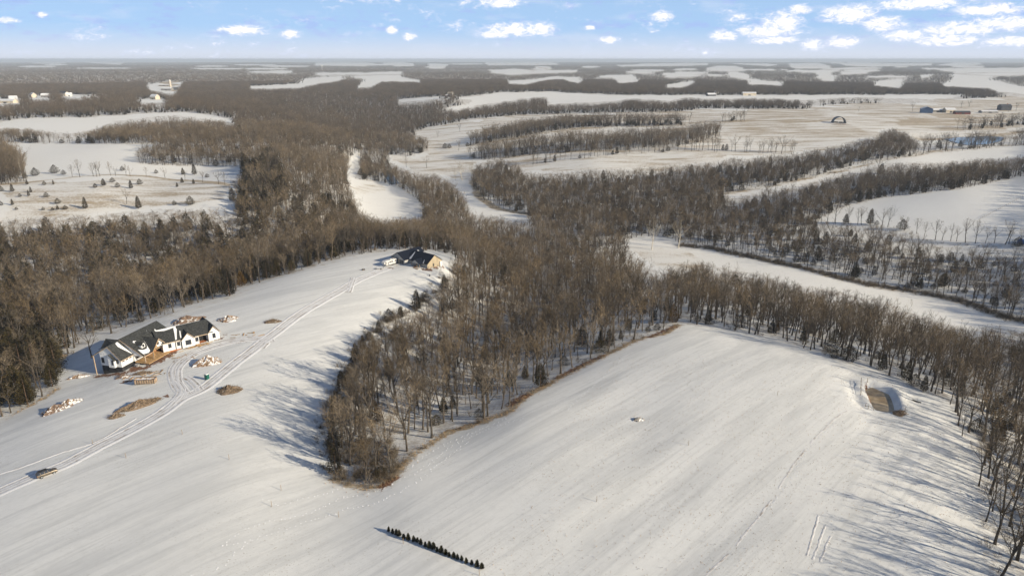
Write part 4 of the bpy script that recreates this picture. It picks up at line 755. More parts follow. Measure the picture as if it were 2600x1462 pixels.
def boards(px, py, n, rx, ry, label):
    q = at(px, py); o = empty('board_scatter', q, 0, label, 'lumber')
    for k in range(n):
        x, y = random.uniform(-rx, rx), random.uniform(-ry, ry); an = random.uniform(0, 3.14); dv = Vector((math.cos(an), math.sin(an), 0)); Lb = random.uniform(.8, 2.8); nn = Vector((-dv.y, dv.x, 0)) * random.uniform(.08, .3); c_ = Vector((x, y, H(q.x + x, q.y + y) - q.z + .05)) - dv * Lb / 2
        MB().prism([c_ - nn, c_ + nn, c_ + nn + Vector((0, 0, .1)), c_ - nn + Vector((0, 0, .1))], dv * Lb).build('board', random.choice((M_lumber, M_fascia, M_wood)), o)
boards(385, 950, 16, 5, 2.5, 'loose boards strewn between the dumpster and the porch'); boards(335, 960, 9, 4, 1.6, 'loose boards strewn left of the dumpster'); boards(470, 903, 12, 6, 3, 'loose boards strewn inside the drive loop before the house'); boards(625, 850, 10, 7, 3, 'scattered scraps beside the upper end of the drive loop')
# ------------------------------------------------------------------ navy-roofed building with garage wing
B0 = Vector((-47.2, 364.8, 0)); bc, bd_ = Vector((-.77, .64, 0)), Vector((.64, .77, 0)); gz0 = -6.1
BO = Vector((B0.x, B0.y, gz0)); barn = empty('pole_barn_house', BO, 0, 'metal sided house with navy roof at the end of the drive', 'house')
def LB(c, d, z): q = B0 + bc * c + bd_ * d; return Vector((q.x, q.y, z)) - BO
ev, rg = -3.0, 1.0
MB().prism([LB(0, 0, -9), LB(0, 0, ev), LB(0, 5.6, rg - .15), LB(0, 11.2, ev), LB(0, 11.2, -9)], LB(.15, 0, 0) - LB(0, 0, 0)).build('end_wall', M_sunsid, barn)
MB().prism([LB(.16, 0, -9), LB(.16, 0, ev), LB(.16, 5.6, rg - .15), LB(.16, 11.2, ev), LB(.16, 11.2, -9)], LB(17, 0, 0) - LB(0, 0, 0)).build('main_wall', M_shadesid, barn)
s_ = (rg - ev) / 5.6; r = MB()
r.slab([LB(-.45, -.5, ev - .5 * s_ + .15), LB(17, -.5, ev - .5 * s_ + .15), LB(17, 5.6, rg + .15), LB(-.45, 5.6, rg + .15)], .14); r.slab([LB(-.45, 11.7, ev - .5 * s_ + .15), LB(17, 11.7, ev - .5 * s_ + .15), LB(17, 5.6, rg + .15), LB(-.45, 5.6, rg + .15)], .14); rf = r.build('main_roof', M_navy, barn)
for k in range(19): MB().slab([LB(-.3 + k * .95, -.48, ev - .48 * s_ + .20), LB(-.22 + k * .95, -.48, ev - .48 * s_ + .20), LB(-.22 + k * .95, 5.5, rg + .20 - .1 * s_), LB(-.3 + k * .95, 5.5, rg + .20 - .1 * s_)], .05).build('roof_seam', M_navy, rf)
MB().prism([LB(15, -3.4, -9), LB(15, -3.4, ev + .3), LB(20.6, -3.4, .55), LB(26.2, -3.4, ev + .3), LB(26.2, -3.4, -9)], LB(0, 16.5, 0) - LB(0, 0, 0)).build('garage_wall', M_shadesid, barn)
r = MB(); sg = (.85 - ev - .2) / 6.1
for e in (14.5, 26.7): r.slab([LB(e, -4, ev + .2), LB(e, 13.6, ev + .2), LB(20.6, 13.6, .85), LB(20.6, -4, .85)], .14)
r.build('garage_roof', M_navy, barn)
MB().box(16.0, 19.2, -3.50, -3.42, gz0 + .02, gz0 + 2.9, T=LB).build('garage_door', M_door, barn)
MB().box(20.6, 25.0, -3.50, -3.42, gz0 + .02, gz0 + 3.4, T=LB).build('garage_bay_shade', M_dark, barn)  # dark sheet over the wall in place of the unlit bay behind
MB().box(19.5, 20.3, -3.46, -3.41, gz0, gz0 + 3.2, T=LB).build('door_pier', M_sunsid, barn)
r = MB()
for e in (3.2, 10.9): r.slab([LB(e, -2.9, -3.35), LB(e, 2.6, -3.35), LB(7, 2.6, -1.1), LB(7, -2.9, -1.1)], .12)
r.build('porch_roof', M_navy, barn)
MB().prism([LB(3.7, -2.5, -3.3), LB(7, -2.5, -1.4), LB(10.4, -2.5, -3.3)], LB(0, .15, 0) - LB(0, 0, 0)).build('porch_gable', M_shadesid, barn)
for c in (3.8, 6.0, 8.2, 10.3): MB().box(c - .11, c + .11, -2.5, -2.28, gz0 - 1, -3.3, T=LB).build('porch_post', M_fascia, barn)
MB().box(.3, 14.8, -2.6, -.05, gz0 - .6, gz0 + .12, T=LB).build('porch_slab', M_conc, barn)
MB().prism([LB(-.6, 9.4, -8), LB(-.6, 9.4, -3.5), LB(-.6, 10.9, -3.7), LB(-.6, 10.9, -8)], LB(.55, 0, 0) - LB(0, 0, 0)).build('meter_panel', M_vinylf, barn)
TB1 = frame_fn(BO, bd_, -bc, B0); window(barn, TB1, 4.6, gz0 + .9, .7, 1.3, fm=M_frame); TB2 = frame_fn(BO, bc, -bd_, B0)
for c in (2.0, 12.6): window(barn, TB2, c, gz0 + .9, .9, 1.2, fm=M_vinylf)
window(barn, TB2, 5.2, gz0 + .9, .9, 1.2, fm=M_vinylf); window(barn, TB2, 9.2, gz0 + .9, .9, 1.2, fm=M_vinylf)
MB().box(6.6, 7.5, -.08, 0, gz0 + .12, gz0 + 2.2, T=LB).build('front_door', M_vinylf, barn)
def zb(d): return ev + d * s_ + .17
MB().slab([LB(14.6, -.2, zb(-.2)), LB(13.6, .6, zb(.6)), LB(14.0, 2.2, zb(2.2)), LB(14.6, 4.6, zb(4.6)), LB(14.9, 4.7, zb(4.7)), LB(15.2, 2.0, zb(2.0)), LB(15.6, .2, zb(.2))], .14).build('roof_snow', M_snow, barn)
MB().slab([LB(2.7, -.3, zb(-.3)), LB(3.5, -.2, zb(-.2)), LB(4.0, 1.6, zb(1.6)), LB(3.7, 1.7, zb(1.7))], .14).build('roof_snow', M_snow, barn)
def zg(c): return .85 - abs(c - 20.6) * sg + .03
for pts in ([(16.6, 9.5), (18.2, 9.0), (18.6, 10.4), (17.2, 10.6)], [(15.6, 12.2), (16.4, 11.8), (16.4, 13.2), (15.8, 13.3)]): MB().slab([LB(c, d, zg(c)) for c, d in pts], .12).build('roof_snow', M_snow, barn)

# ------------------------------------------------------------------ vehicles
M_rvw = mat('camper_white', (.72, .70, .66), .45, .06, .8); M_rvg = mat('camper_grey_band', (.22, .23, .25), .5, .1, 1)
def wheel(parent, p, axis, rad_, wd):
    a = Vector(axis).normalized(); t = MB().tube([Vector(p) - a * wd / 2, Vector(p) + a * wd / 2], rad_, 16).build('wheel', M_rubber, parent)
    MB().tube([Vector(p) - a * (wd / 2 + .015), Vector(p) + a * (wd / 2 + .015)], rad_ * .58, 12).build('rim', M_metal, t)
rc = B0 + bc * 21.6 + bd_ * -8.2; rcz = H(rc.x, rc.y)
rvo = empty('camper_trailer', (rc.x, rc.y, rcz), math.atan2(bd_.y, bd_.x), 'white fifth wheel camper parked before the open garage bay', 'camper')
b_ = MB(); b_.prism([(-4.0, -1.25, .75), (4.0, -1.25, .75), (4.0, -1.25, 3.3), (-4.2, -1.25, 3.3), (-5.4, -1.25, 2.7), (-5.4, -1.25, 1.75), (-4.0, -1.25, 1.65)], (0, 2.5, 0)); b_.build('body', M_rvw, rvo)
b_ = MB(); b_.box(-5.0, 3.95, -1.29, -1.26, 1.75, 1.95); b_.box(-3.9, 3.95, -1.29, -1.26, .8, 1.0); b_.build('stripe', M_rvg, rvo)
Tr = lambda u, o_, z: Vector((u, -1.25 - o_, z))
for u, z, ww, hh in ((-4.3, 2.1, .7, .7), (-1.2, 2.1, .8, .55), (.2, 2.1, .9, .55), (2.6, 2.1, .7, .55)): window(rvo, Tr, u, z, ww, hh, .05, name='window', mull=False)
MB().box(-2.9, -2.2, -1.30, -1.26, .85, 2.7).build('door', M_rvg, rvo)
MB().box(-.4, .5, -.4, .4, 3.3, 3.55).box(1.8, 2.3, -.3, .3, 3.3, 3.42).build('roof_vent', M_rvw, rvo)
for u in (.9, 1.9): wheel(rvo, (u, -1.1, .38), (0, 1, 0), .38, .26); wheel(rvo, (u, 1.1, .38), (0, 1, 0), .38, .26)
for u in (-4.6,): MB().box(u - .06, u + .06, -.8, -.68, 0, 1.75).box(u - .06, u + .06, .68, .8, 0, 1.75).build('landing_leg', M_metal, rvo)
q = at(965, 683); tl = empty('utility_trailer', q, R(25), 'low flat utility trailer with snow beside the camper', 'trailer')
MB().box(-2.2, 2.0, -.9, .9, .5, .62).build('bed', M_wood, tl); MB().box(-2.2, 2.0, -.95, -.9, .5, .95).box(-2.2, 2.0, .9, .95, .5, .95).box(1.98, 2.04, -.95, .95, .5, .95).build('rail', M_metal, tl)
MB().prism([(-3.6, 0, .5), (-2.2, -.6, .5), (-2.2, .6, .5)], (0, 0, .1)).build('tongue', M_metal, tl); MB().box(-2.0, 1.8, -.8, .8, .62, .8).build('snow_load', M_snow, tl)
for s in (-1, 1): wheel(tl, (.2, s * 1.05, .32), (0, 1, 0), .32, .2)
q = at(923, 686); mo = empty('riding_mower', q, R(200), 'small dark riding mower left on the snow near the camper', 'mower')
MB().prism([(-.2, -.3, .35), (.9, -.3, .35), (.95, -.3, .75), (.1, -.3, .85), (-.2, -.3, .5)], (0, .6, 0)).build('hood', M_found, mo); MB().box(-.7, -.2, -.25, .25, .45, .6).box(-.78, -.68, -.25, .25, .55, 1.0).build('seat', M_rubber, mo); MB().box(-.3, .5, -.6, .6, .12, .3).build('deck', M_wood, mo)
for u, rr2 in ((-.6, .3), (.75, .22)):
    for s in (-1, 1): wheel(mo, (u, s * .42, rr2), (0, 1, 0), rr2, .2)

M_paint = mat('bronze_car_paint', (.16, .128, .092), .28, .08, 1, spec=.6, metal=.35)
q = at(120, 1205); dirn = (at(180, 1172) - at(70, 1217)); car = empty('suv', q, math.atan2(dirn.y, dirn.x), 'bronze sport utility vehicle driving up the snowy lane', 'car')
car.rotation_euler.y = 0
def loft(secs, n=None):
    M_ = MB(); m_ = len(secs[0]); vs = [p for s in secs for p in s]; fs = []
    for i in range(len(secs) - 1):
        for k in range(m_): fs.append((i * m_ + k, i * m_ + (k + 1) % m_, (i + 1) * m_ + (k + 1) % m_, (i + 1) * m_ + k))
    fs += [tuple(range(m_ - 1, -1, -1)), tuple((len(secs) - 1) * m_ + k for k in range(m_))]; M_.add(vs, fs); return M_
def bsec(x, w, z0, z1): return [(x, -w * .86, z0), (x, -w, z0 + .25), (x, -w, z1 - .16), (x, -w * .90, z1), (x, w * .90, z1), (x, w, z1 - .16), (x, w, z0 + .25), (x, w * .86, z0)]
loft([bsec(-2.4, .80, .42, .95), bsec(-2.3, .92, .32, 1.08), bsec(-1.4, .95, .30, 1.10), bsec(.6, .95, .30, 1.08), bsec(1.5, .94, .30, 1.04), bsec(2.2, .90, .32, .94), bsec(2.42, .74, .42, .80)]).build('body', M_paint, car, smooth=False)
def csec(x, w, z): return [(x, -.88, 1.06), (x, -w, z), (x, w, z), (x, .88, 1.06)]
loft([csec(-2.25, .80, 1.12), csec(-1.85, .70, 1.66), csec(-.6, .70, 1.74), csec(.15, .68, 1.70), csec(1.0, .80, 1.10)]).build('cabin_glass', M_glass, car)
MB().prism([(-1.9, -.68, 1.69), (-.6, -.69, 1.765), (.12, -.66, 1.72), (.12, .66, 1.72), (-.6, .69, 1.765), (-1.9, .68, 1.69)], (0, 0, .035)).build('roof', M_found, car)
pz = MB()
for s in (-1, 1):
    for x0, x1 in ((-1.55, -1.42), (-.62, -.5), (.2, .32)): pz.prism([(x0, s * .895, 1.05), (x1, s * .895, 1.05), (x1 - .08, s * .715, 1.71), (x0 - .08, s * .715, 1.71)], (0, s * .02, 0))
pz.build('pillar', M_paint, car)
for x in (-1.45, 1.45):
    for s in (-1, 1): wheel(car, (x, s * .86, .36), (0, 1, 0), .36, .24)
for s in (-1, 1): MB().box(2.25, 2.40, s * .68 - .14, s * .68 + .14, .68, .80).build('headlight', M_vinylf, car); MB().box(-2.40, -2.28, s * .74 - .1, s * .74 + .1, .78, .98).build('tail_light', M_brickb, car); MB().box(.75, .9, s * .98 - .07, s * .98 + .07, 1.05, 1.2).build('mirror', M_paint, car)
MB().box(2.33, 2.45, -.5, .5, .5, .68).build('grille', M_frame, car)

# ------------------------------------------------------------------ site clutter
M_dump = mat('tan_dumpster_steel', (.34, .25, .17), .7, .25, 1.5, c2=(.42, .30, .2)); M_rib = mat('dark_dumpster_rib', (.10, .075, .06), .75, .2, 2)
q = at(371, 972); du = empty('roll_off_dumpster', q, math.atan2(.0, 1) + R(6), 'tan ribbed roll-off dumpster full of snowy debris before the house', 'dumpster')
d_ = MB()
for x0, x1, y0, y1 in ((-3.4, 3.4, -1.2, -1.12), (-3.4, 3.4, 1.12, 1.2), (-3.4, -3.3, -1.12, 1.12), (3.3, 3.4, -1.12, 1.12)): d_.box(x0, x1, y0, y1, .25, 1.75)
d_.box(-3.3, 3.3, -1.12, 1.12, .25, .35); d_.build('bin', M_dump, du)
for k in range(9): MB().box(-3.3 + k * .81, -3.2 + k * .81, -1.34, -1.2, .25, 1.66).build('rib', M_rib, du)
for s in (-1, 1): MB().box(-3.45, 3.45, s * 1.16 - .09, s * 1.16 + .09, 1.70, 1.86).build('rim_rail', M_rib, du)
for s in (-1, 1): MB().box(-3.4, 3.4, s * .6 - .08, s * .6 + .08, .02, .25).build('runner', M_rib, du)
ds = MB(); ds.prism([(-3.2, -1.1, 1.0), (-3.2, 1.1, 1.0), (3.2, 1.1, 1.0), (3.2, -1.1, 1.0)], (0, 0, .4)); random.seed(8)
for k in range(16): x, y = random.uniform(-3, 2.6), random.uniform(-.9, .9); ds.prism([(x, y, 1.3), (x + .7, y - .2, 1.42), (x + .6, y + .3, 1.5)], (0, 0, .22), random.choice((0, 1)))
ds.build('debris', [M_snow, M_lumber], du)
M_green = mat('green_plastic', (.01, .10, .075), .45, .12, 1.5, spec=.4)
q = at(526, 963); pt = empty('portable_toilet', q, R(-20), 'green portable toilet standing beside the snowy lane', 'portable toilet')
MB().box(-.56, .56, -.56, .56, .1, 2.05).build('cabin', M_green, pt); MB().prism([(-.6, -.6, 2.05), (.6, -.6, 2.05), (.5, -.6, 2.22), (0, -.6, 2.32), (-.5, -.6, 2.22)], (0, 1.2, 0)).build('roof', M_vinylf, pt)
MB().box(-.62, .62, -.62, .62, 0, .1).build('skid', M_frame, pt); MB().box(-.38, .38, -.60, -.56, .2, 1.9).build('door', M_green, pt); MB().tube([(.4, .4, 2.05), (.4, .4, 2.7)], .06, 8).build('vent_pipe', M_frame, pt)
def mound(px, py, rx, ry, h, ang_, label, kind, seed, cat='pile'):
    # a heap: lumpy body with snow cap or brush sticking out
    random.seed(seed); q = at(px, py); o = empty({'brush': 'brush_pile', 'earth': 'earth_pile', 'rock': 'rock_pile', 'snow': 'snow_pile'}[kind], q, ang_, label, cat); n, k_ = 22, 8; vs = []; cs, sn = math.cos(ang_), math.sin(ang_)
    pz_ = [random.uniform(0, 6.28) for _ in range(6)]
    for i in range(k_ + 1):
        t = i / k_
        for j in range(n):
            a = 6.2832 * j / n; rr3 = (1 - t) * (1 + .16 * math.sin(3 * a + pz_[0]) + .1 * math.sin(5 * a + pz_[1])); x, y = rx * rr3 * math.cos(a), ry * rr3 * math.sin(a)
            z = h * (t ** .85) * (1 + .22 * math.sin(4 * a + pz_[2] + t * 5)) + random.uniform(-.06, .06) * h * 2; gx_ = H(q.x + x * cs - y * sn, q.y + x * sn + y * cs) - q.z; vs.append((x, y, gx_ + (z if i else -.15)))
    fs = [(i * n + j, i * n + (j + 1) % n, (i + 1) * n + (j + 1) % n, (i + 1) * n + j) for i in range(k_) for j in range(n)]
    M_ = MB().add(vs, fs); M_.build('heap', mats_heap[kind], o, smooth=False)
    if kind in ('brush', 'earth', 'snow'):
        S = MB()
        for k in range({'brush': int(230 * rx * ry / 8) + 120, 'earth': 60, 'snow': 70}[kind]):
            a = random.uniform(0, 6.28); rr3 = random.random() ** .6; x, y = rx * rr3 * math.cos(a), ry * rr3 * math.sin(a); z = H(q.x + x * cs - y * sn, q.y + x * sn + y * cs) - q.z + h * (1 - rr3) ** .85 * .9
            d = Vector((random.gauss(0, 1), random.gauss(0, 1), random.uniform(.1, .9))).normalized(); S.tube([Vector((x, y, z)) - d * .4, Vector((x, y, z)) + d * random.uniform(.4, 1.1)], [.05, .02], 3, cap=False)
        S.build('branch_tangle', M_brush, o)
    if kind == 'rock':
        for k in range(14):
            a = random.uniform(0, 6.28); rr3 = random.random() ** .6 * .9; x, y = rx * rr3 * math.cos(a), ry * rr3 * math.sin(a); R_ = random.uniform(.25, .5); S = MB(); vv = []
            for z_, r_ in ((-.8, .5), (-.2, 1), (.4, .85), (.8, .3)):
                for j in range(7): vv.append((x + R_ * r_ * math.cos(j * .9) * random.uniform(.8, 1.15), y + R_ * r_ * math.sin(j * .9) * random.uniform(.8, 1.15), h * (1 - rr3) * .7 + .1 + R_ * z_ * .8))
            S.add(vv, [(i * 7 + j, i * 7 + (j + 1) % 7, (i + 1) * 7 + (j + 1) % 7, (i + 1) * 7 + j) for i in range(3) for j in range(7)] + [tuple(21 + j for j in range(7))]); S.build('stone', M_rock, o)
    return o
def mixsnow(name, c1, c2, lo, hi, sc):
    m = bpy.data.materials.new(name); m.use_nodes = True; N = NT(m.node_tree); b = N.n['Principled BSDF']; t = N.n.new('ShaderNodeTexCoord'); f = N.noise(t.outputs['Object'], sc, 5, .65); g = N.noise(t.outputs['Object'], 3, 4, .6)
    N.l.new(N.mix(N.ramp(f, lo, hi), N.mix(N.ramp(g, .35, .65), c1, c2), (.8, .8, .8)), b.inputs['Base Color']); b.inputs['Roughness'].default_value = .9; return m
mats_heap = {'brush': mixsnow('brush_heap', (.11, .075, .048), (.25, .18, .12), .60, .72, .9), 'earth': mixsnow('earth_heap', (.12, .075, .052), (.23, .16, .115), .53, .62, .8), 'snow': mixsnow('snowy_heap', (.16, .09, .05), (.30, .2, .12), .47, .58, .9), 'rock': mixsnow('stone_heap', (.2, .18, .16), (.34, .31, .27), .5, .6, 1.2)}
mound(582, 992, 4.0, 3.0, 1.9, .2, 'round heap of brown brush on the open snow right of the lane', 'brush', 1)
mound(355, 1030, 6.8, 2.2, 2.0, R(42), 'long brown brush heap beside the lane below the dumpster', 'brush', 2)
mound(295, 1058, 2.4, 1.3, 1.1, R(30), 'small brown brush heap at the lower end of the long one', 'brush', 3)
mound(140, 1042, 4.6, 2.4, 1.8, R(35), 'red earth heap half covered with snow near the left woods', 'earth', 4)
mound(175, 1025, 4.2, 2.2, 1.5, R(35), 'white snow heap behind the red earth heap', 'snow', 14)
mound(528, 921, 5.0, 3.6, 2.6, R(30), 'large snowy heap of brush inside the drive loop before the house', 'snow', 5)
mound(580, 812, 4.2, 3.2, 1.9, R(10), 'snowy brush heap right of the white house beyond the drive loop', 'snow', 6)
mound(692, 817, 3.6, 1.8, 1.1, R(10), 'low brown brush heap between the two houses', 'brush', 7)
mound(475, 815, 7.0, 3.0, 2.2, R(25), 'red earth and snow bank behind the white house roof', 'earth', 8)
mound(312, 957, 2.6, 1.4, 1.0, R(10), 'small earth heap left of the dumpster', 'earth', 9)
mound(200, 957, 4.0, 1.6, 1.0, R(20), 'low snow heap beside the shaded lot left of the house', 'snow', 10)
mound(362, 948, 3.6, 1.2, .8, R(8), 'flat brown debris heap between dumpster and porch', 'brush', 11)
mound(1620, 1066, 1.9, 1.1, .8, R(12), 'lone heap of grey field stones in the middle of the right snowfield', 'rock', 12)
mound(2285, 1048, 2.6, 1.6, .7, R(10), 'brown driftwood and brush heap at the near end of the pond', 'brush', 13)
mound(160, 905, 1.8, 1.0, .8, R(20), 'dark brush heap in the shaded lot left of the house', 'brush', 15)

# pond, posts, fences
pw = [(x, y) for x, y in zip(pxw, pyw)]
pm = bpy.data.meshes.new('pond_ice'); PZ_ = POND_Z - 1.15; pm.from_pydata([(pcx + (x - pcx) * 1.12, pcy + (y - pcy) * 1.12, PZ_) for x, y in pw], [], [tuple(range(len(pw)))[::-1]]); pm.update(); pm.materials.append(M_ice); po = bpy.data.objects.new('pond', pm); col.objects.link(po); tag(po, 'small frozen muddy brown pond at the right field edge', 'pond', kind='structure')
def post(px, py, h, label, lean=0, name='wooden_post', cat='post', m=None, r=.07, group=None):
    q = at(px, py); o = empty(name, q, 0, label, cat, group); MB().tube([(0, 0, -.2), (lean, 0, h)], [r * 1.1, r * .9], 7).build('shaft', m or M_wood, o); MB().tube([(lean, 0, h), (lean * 1.02, 0, h + .05)], [r * .9, r * .4], 7).build('top', m or M_wood, o); return o
STK = [(320, 1162, 'left of the brush heaps beside the lane'), (582, 1166, 'alone in the middle of the left snowfield'), (463, 1102, 'right of the lane beyond the car'), (714, 1244, 'left of the central wood tip'), (860, 1312, 'below the tip of the central wood'), (1515, 1273, 'in the lower middle of the right field'), (1748, 1130, 'right of the stone heap'), (1024, 1380, 'near the evergreen row'), (1217, 1460, 'at the bottom picture edge below the evergreen row'), (1974, 1003, 'in the upper right field toward the pond'), (236, 1127, 'on the far side of the lane'), (690, 1285, 'down the slope from the central wood tip')]
for x, y, t in STK: post(x, y, 1.6, 'thin survey stake ' + t, name='survey_stake', cat='stake', r=.06)
fpx = [(2186, 970, 2.0), (2190, 967, 2.0), (2201, 969, 1.6), (2185, 1003, 2.2)]
fw = empty('pond_fence', at(2186, 985), 0, 'weathered wooden fence line along the near left side of the pond', 'fence')
pp = [at(2186, 968), at(2185, 985), at(2185, 1003)]
for k, p in enumerate(pp): MB().tube([p - fw.location - Vector((0, 0, .2)), p - fw.location + Vector((0, 0, 1.5))], .09, 6).build('post', M_wood, fw)
for z in (.6, 1.2): MB().tube([p - fw.location + Vector((0, 0, z)) for p in pp], .055, 5).build('rail', M_wood, fw)
f2 = empty('pond_corner_fence', at(2206, 1038), 0, 'braced wooden corner posts at the lower pond corner', 'fence')
pq = [at(2197, 1033), at(2204, 1038), at(2218, 1041)]
for p in pq: MB().tube([p - f2.location - Vector((0, 0, .2)), p - f2.location + Vector((0, 0, 1.4))], .08, 6).build('post', M_wood, f2)
MB().tube([pq[0] - f2.location + Vector((0, 0, .2)), pq[1] - f2.location + Vector((0, 0, 1.3))], .05, 5).build('brace', M_wood, f2); MB().tube([pq[1] - f2.location + Vector((0, 0, 1.3)), pq[2] - f2.location + Vector((0, 0, .2))], .05, 5).build('brace', M_wood, f2)
for x, y, t in ((2202, 969, 'short wooden post behind the pond fence'), (2284, 1047, 'pale wooden post standing in the driftwood heap by the pond'), (2297, 1045, 'wooden post right of the driftwood heap')): post(x, y, 1.5, t, r=.09)
M_blue2 = mat('dark_feeder', (.03, .035, .04), .6, .1, 2)
q = at(2325, 1020); lg = empty('fallen_log', q, R(-35), 'dark fallen log on the shaded snow right of the pond', 'log'); MB().tube([(-2.2, 0, .15), (-.5, .1, .3), (1.6, 0, .22)], [.16, .24, .18], 8).build('trunk_piece', M_bark, lg); MB().tube([(-.5, .1, .3), (-1.2, .7, .7)], [.1, .03], 5).build('branch_stub', M_bark, lg)
q = at(1091, 701); sp_ = empty('burn_barrel', q, 0, 'dark barrel on the snow below the navy-roofed house', 'barrel'); MB().tube([(0, 0, 0), (0, 0, .9)], .3, 12).build('drum', M_blue2, sp_); MB().tube([(0, 0, .86), (0, 0, .93)], .33, 12).build('rim', M_metal, sp_)
bw = empty('boat_frame', at(1055, 682), math.atan2(bc.y, bc.x), 'pale timber stack on the ground before the navy-roofed house porch', 'lumber')
for k in range(5): MB().box(-2.4, 2.2 - .2 * k, -.5 + k * .2, -.33 + k * .2, .05, .2 + .05 * (k % 3)).build('board', M_fascia, bw)

# evergreen row
RW = [(345, 1115), (375, 1130), (402, 1140), (424, 1148), (457, 1170), (492, 1180), (532, 1190), (560, 1195), (585, 1212), (619, 1228), (649, 1238), (681, 1246), (707, 1265), (739, 1275), (771, 1290), (797, 1302), (831, 1312), (859, 1322), (890, 1332), (924, 1352), (966, 1362), (1006, 1378), (1041, 1392)]
ORD = ['first', 'second', 'third', 'fourth', 'fifth', 'sixth', 'seventh', 'eighth', 'ninth', 'tenth', 'eleventh', 'twelfth', 'thirteenth', 'fourteenth', 'fifteenth', 'sixteenth', 'seventeenth', 'eighteenth', 'nineteenth', 'twentieth', 'twenty-first', 'twenty-second', 'last']
random.seed(21)
for k, (cx_, cy_) in enumerate(RW): q = at(870 + cx_ / 2.945, 970 + cy_ / 2.945); thing_tree('young_evergreen', spr_m[k % 3], q, random.uniform(.52, .86), random.uniform(0, 6.28), '%s young evergreen from the upper left end of the planted row' % ORD[k], 'evergreen', 'row of young evergreens in the snowfield')

# single trees told apart in the open
random.seed(33)
CED = [(90, 447, 1.5), (139, 441, 1.6), (162, 444, .9), (311, 434, 1.0), (397, 441, .8), (465, 444, 1.1), (494, 444, 1.4), (526, 451, .8), (69, 469, .7), (113, 470, .7), (136, 469, .5), (242, 477, .8), (264, 472, 1.0), (286, 463, .9), (299, 476, .9), (333, 479, .9), (355, 469, 1.0), (450, 475, .6), (463, 465, .8), (492, 467, .7), (3, 486, .9), (32, 487, .8), (79, 489, .6), (73, 498, .6), (51, 500, .6), (118, 501, .8), (147, 518, .9), (32, 521, .6), (3, 522, .7),
       (42, 533, .5), (110, 534, .5), (134, 535, .5), (147, 533, .6), (166, 532, .7), (484, 521, 1.5), (352, 530, 1.2), (218, 530, 1.1), (443, 521, .8), (1130, 377, 1.6), (1141, 377, 1.4), (2147, 567, 1.3), (2208, 570, 1.6), (2290, 584, 1.7), (2583, 626, 1.5), (2225, 572, .8), (1108, 1079, .7), (1555, 866, .5), (1575, 862, .5), (1525, 880, .8), (1545, 880, .9), (1645, 843, .5), (1668, 838, .6), (1216, 1060, .6), (2320, 980, .9), (2345, 992, .7)]
EDG = [(840, 1140), (838, 1085), (852, 1040), (862, 1000), (880, 960), (900, 925), (918, 890), (935, 868), (960, 850), (985, 820), (1010, 805), (1048, 792), (1075, 762), (1128, 738), (1150, 700), (890, 1000), (930, 940), (1000, 860), (870, 1060)]
for k, (x, y) in enumerate(EDG): thing_tree('cedar_tree', ced_m[k % 5], at(x + random.uniform(0, 14), y + random.uniform(-6, 6)), random.uniform(.7, 1.25), random.uniform(0, 6.28), 'dark bushy cedar on the left flank of the central wood facing the lane', 'cedar', 'bushy cedars on the left flank of the central wood')
def where(x, y): return 'in the tan scrub field' if y > 460 and x < 600 else 'on the fence line of the left field' if x < 600 else 'on the pasture slope' if y < 400 else 'on the far right hill edge' if y < 640 else 'at the edge of the near right field'
for k, (x, y, s) in enumerate(sorted(CED)):
    i = random.choice((2, 4, 4, 2, 0, 1)); s *= (1, 1, .95, 1, .95)[i]; sz = 'tall' if s > 1.25 else 'mid-sized' if s > .75 else 'small'
    thing_tree('cedar_tree', ced_m[i], at(x, y), s, random.uniform(0, 6.28), '%s dark cedar standing alone %s' % (sz, where(x, y)), 'cedar', '%s lone cedars %s' % (sz, where(x, y)))
BAR = [(184, 449, .5), (203, 450, .7), (237, 448, .6), (246, 449, .6), (254, 448, .6), (281, 446, .55), (294, 447, .45), (321, 447, .5), (331, 448, .5), (372, 449, .4), (419, 452, .5), (470, 458, .4), (514, 463, .45), (555, 468, .6), (571, 469, .5), (322, 518, .5), (1168, 336, .8), (1112, 349, .7), (1164, 383, .8), (1279, 384, .8), (1083, 427, .9), (1032, 425, .8), (2180, 283, .6), (2317, 282, .9), (1852, 310, .9), (1882, 310, .9), (2345, 383, 1.1), (2579, 283, .9), (2560, 285, .8), (1660, 345, .9), (2440, 275, .8), (2460, 272, .9)]
for x in range(2105, 2600, 22):
    yb = float(np.interp(x, [2068, 2136, 2203, 2271, 2322, 2356, 2406, 2474, 2600], [566, 566, 571, 578, 591, 605, 612, 615, 622])); BAR.append((x + random.uniform(-8, 8), yb + random.uniform(-1, 3), random.uniform(.6, .95)))
for k, (x, y, s) in enumerate(BAR):
    wl = 'on the fence line above the tan scrub field' if x < 600 else 'in the row below the right hill field' if y > 500 else 'by itself on the far pasture slope'
    thing_tree('bare_tree', near_m[random.choice((3, 4, 1))], at(x, y), s * (1.15 if x < 600 else 1), random.uniform(0, 6.28), 'bare tree standing %s' % wl, 'tree', 'bare trees %s' % wl)
for x, y, s, t in ((1655, 634, .95, 'left of two pale sycamores at the river field end'), (1722, 630, .95, 'right of two pale sycamores at the river field end'), (1525, 700, .7, 'pale barked tree rising from the brown valley woods'), (1174, 458, 1.0, 'tallest pale tree at the head of the shaded snow strip'), (1196, 454, .8, 'pale tree right of the tallest one at the snow strip'), (1157, 458, .7, 'thin pale tree left of the tallest one at the snow strip'), (233, 908, .8, 'spreading tree with dark trunk in the shaded lot behind the white house')):
    thing_tree('sycamore_tree' if x != 233 else 'bare_tree', pale_m[random.randrange(2)] if x != 233 else near_m[4], at(x, y), s, random.uniform(0, 6.28), t, 'tree', None)
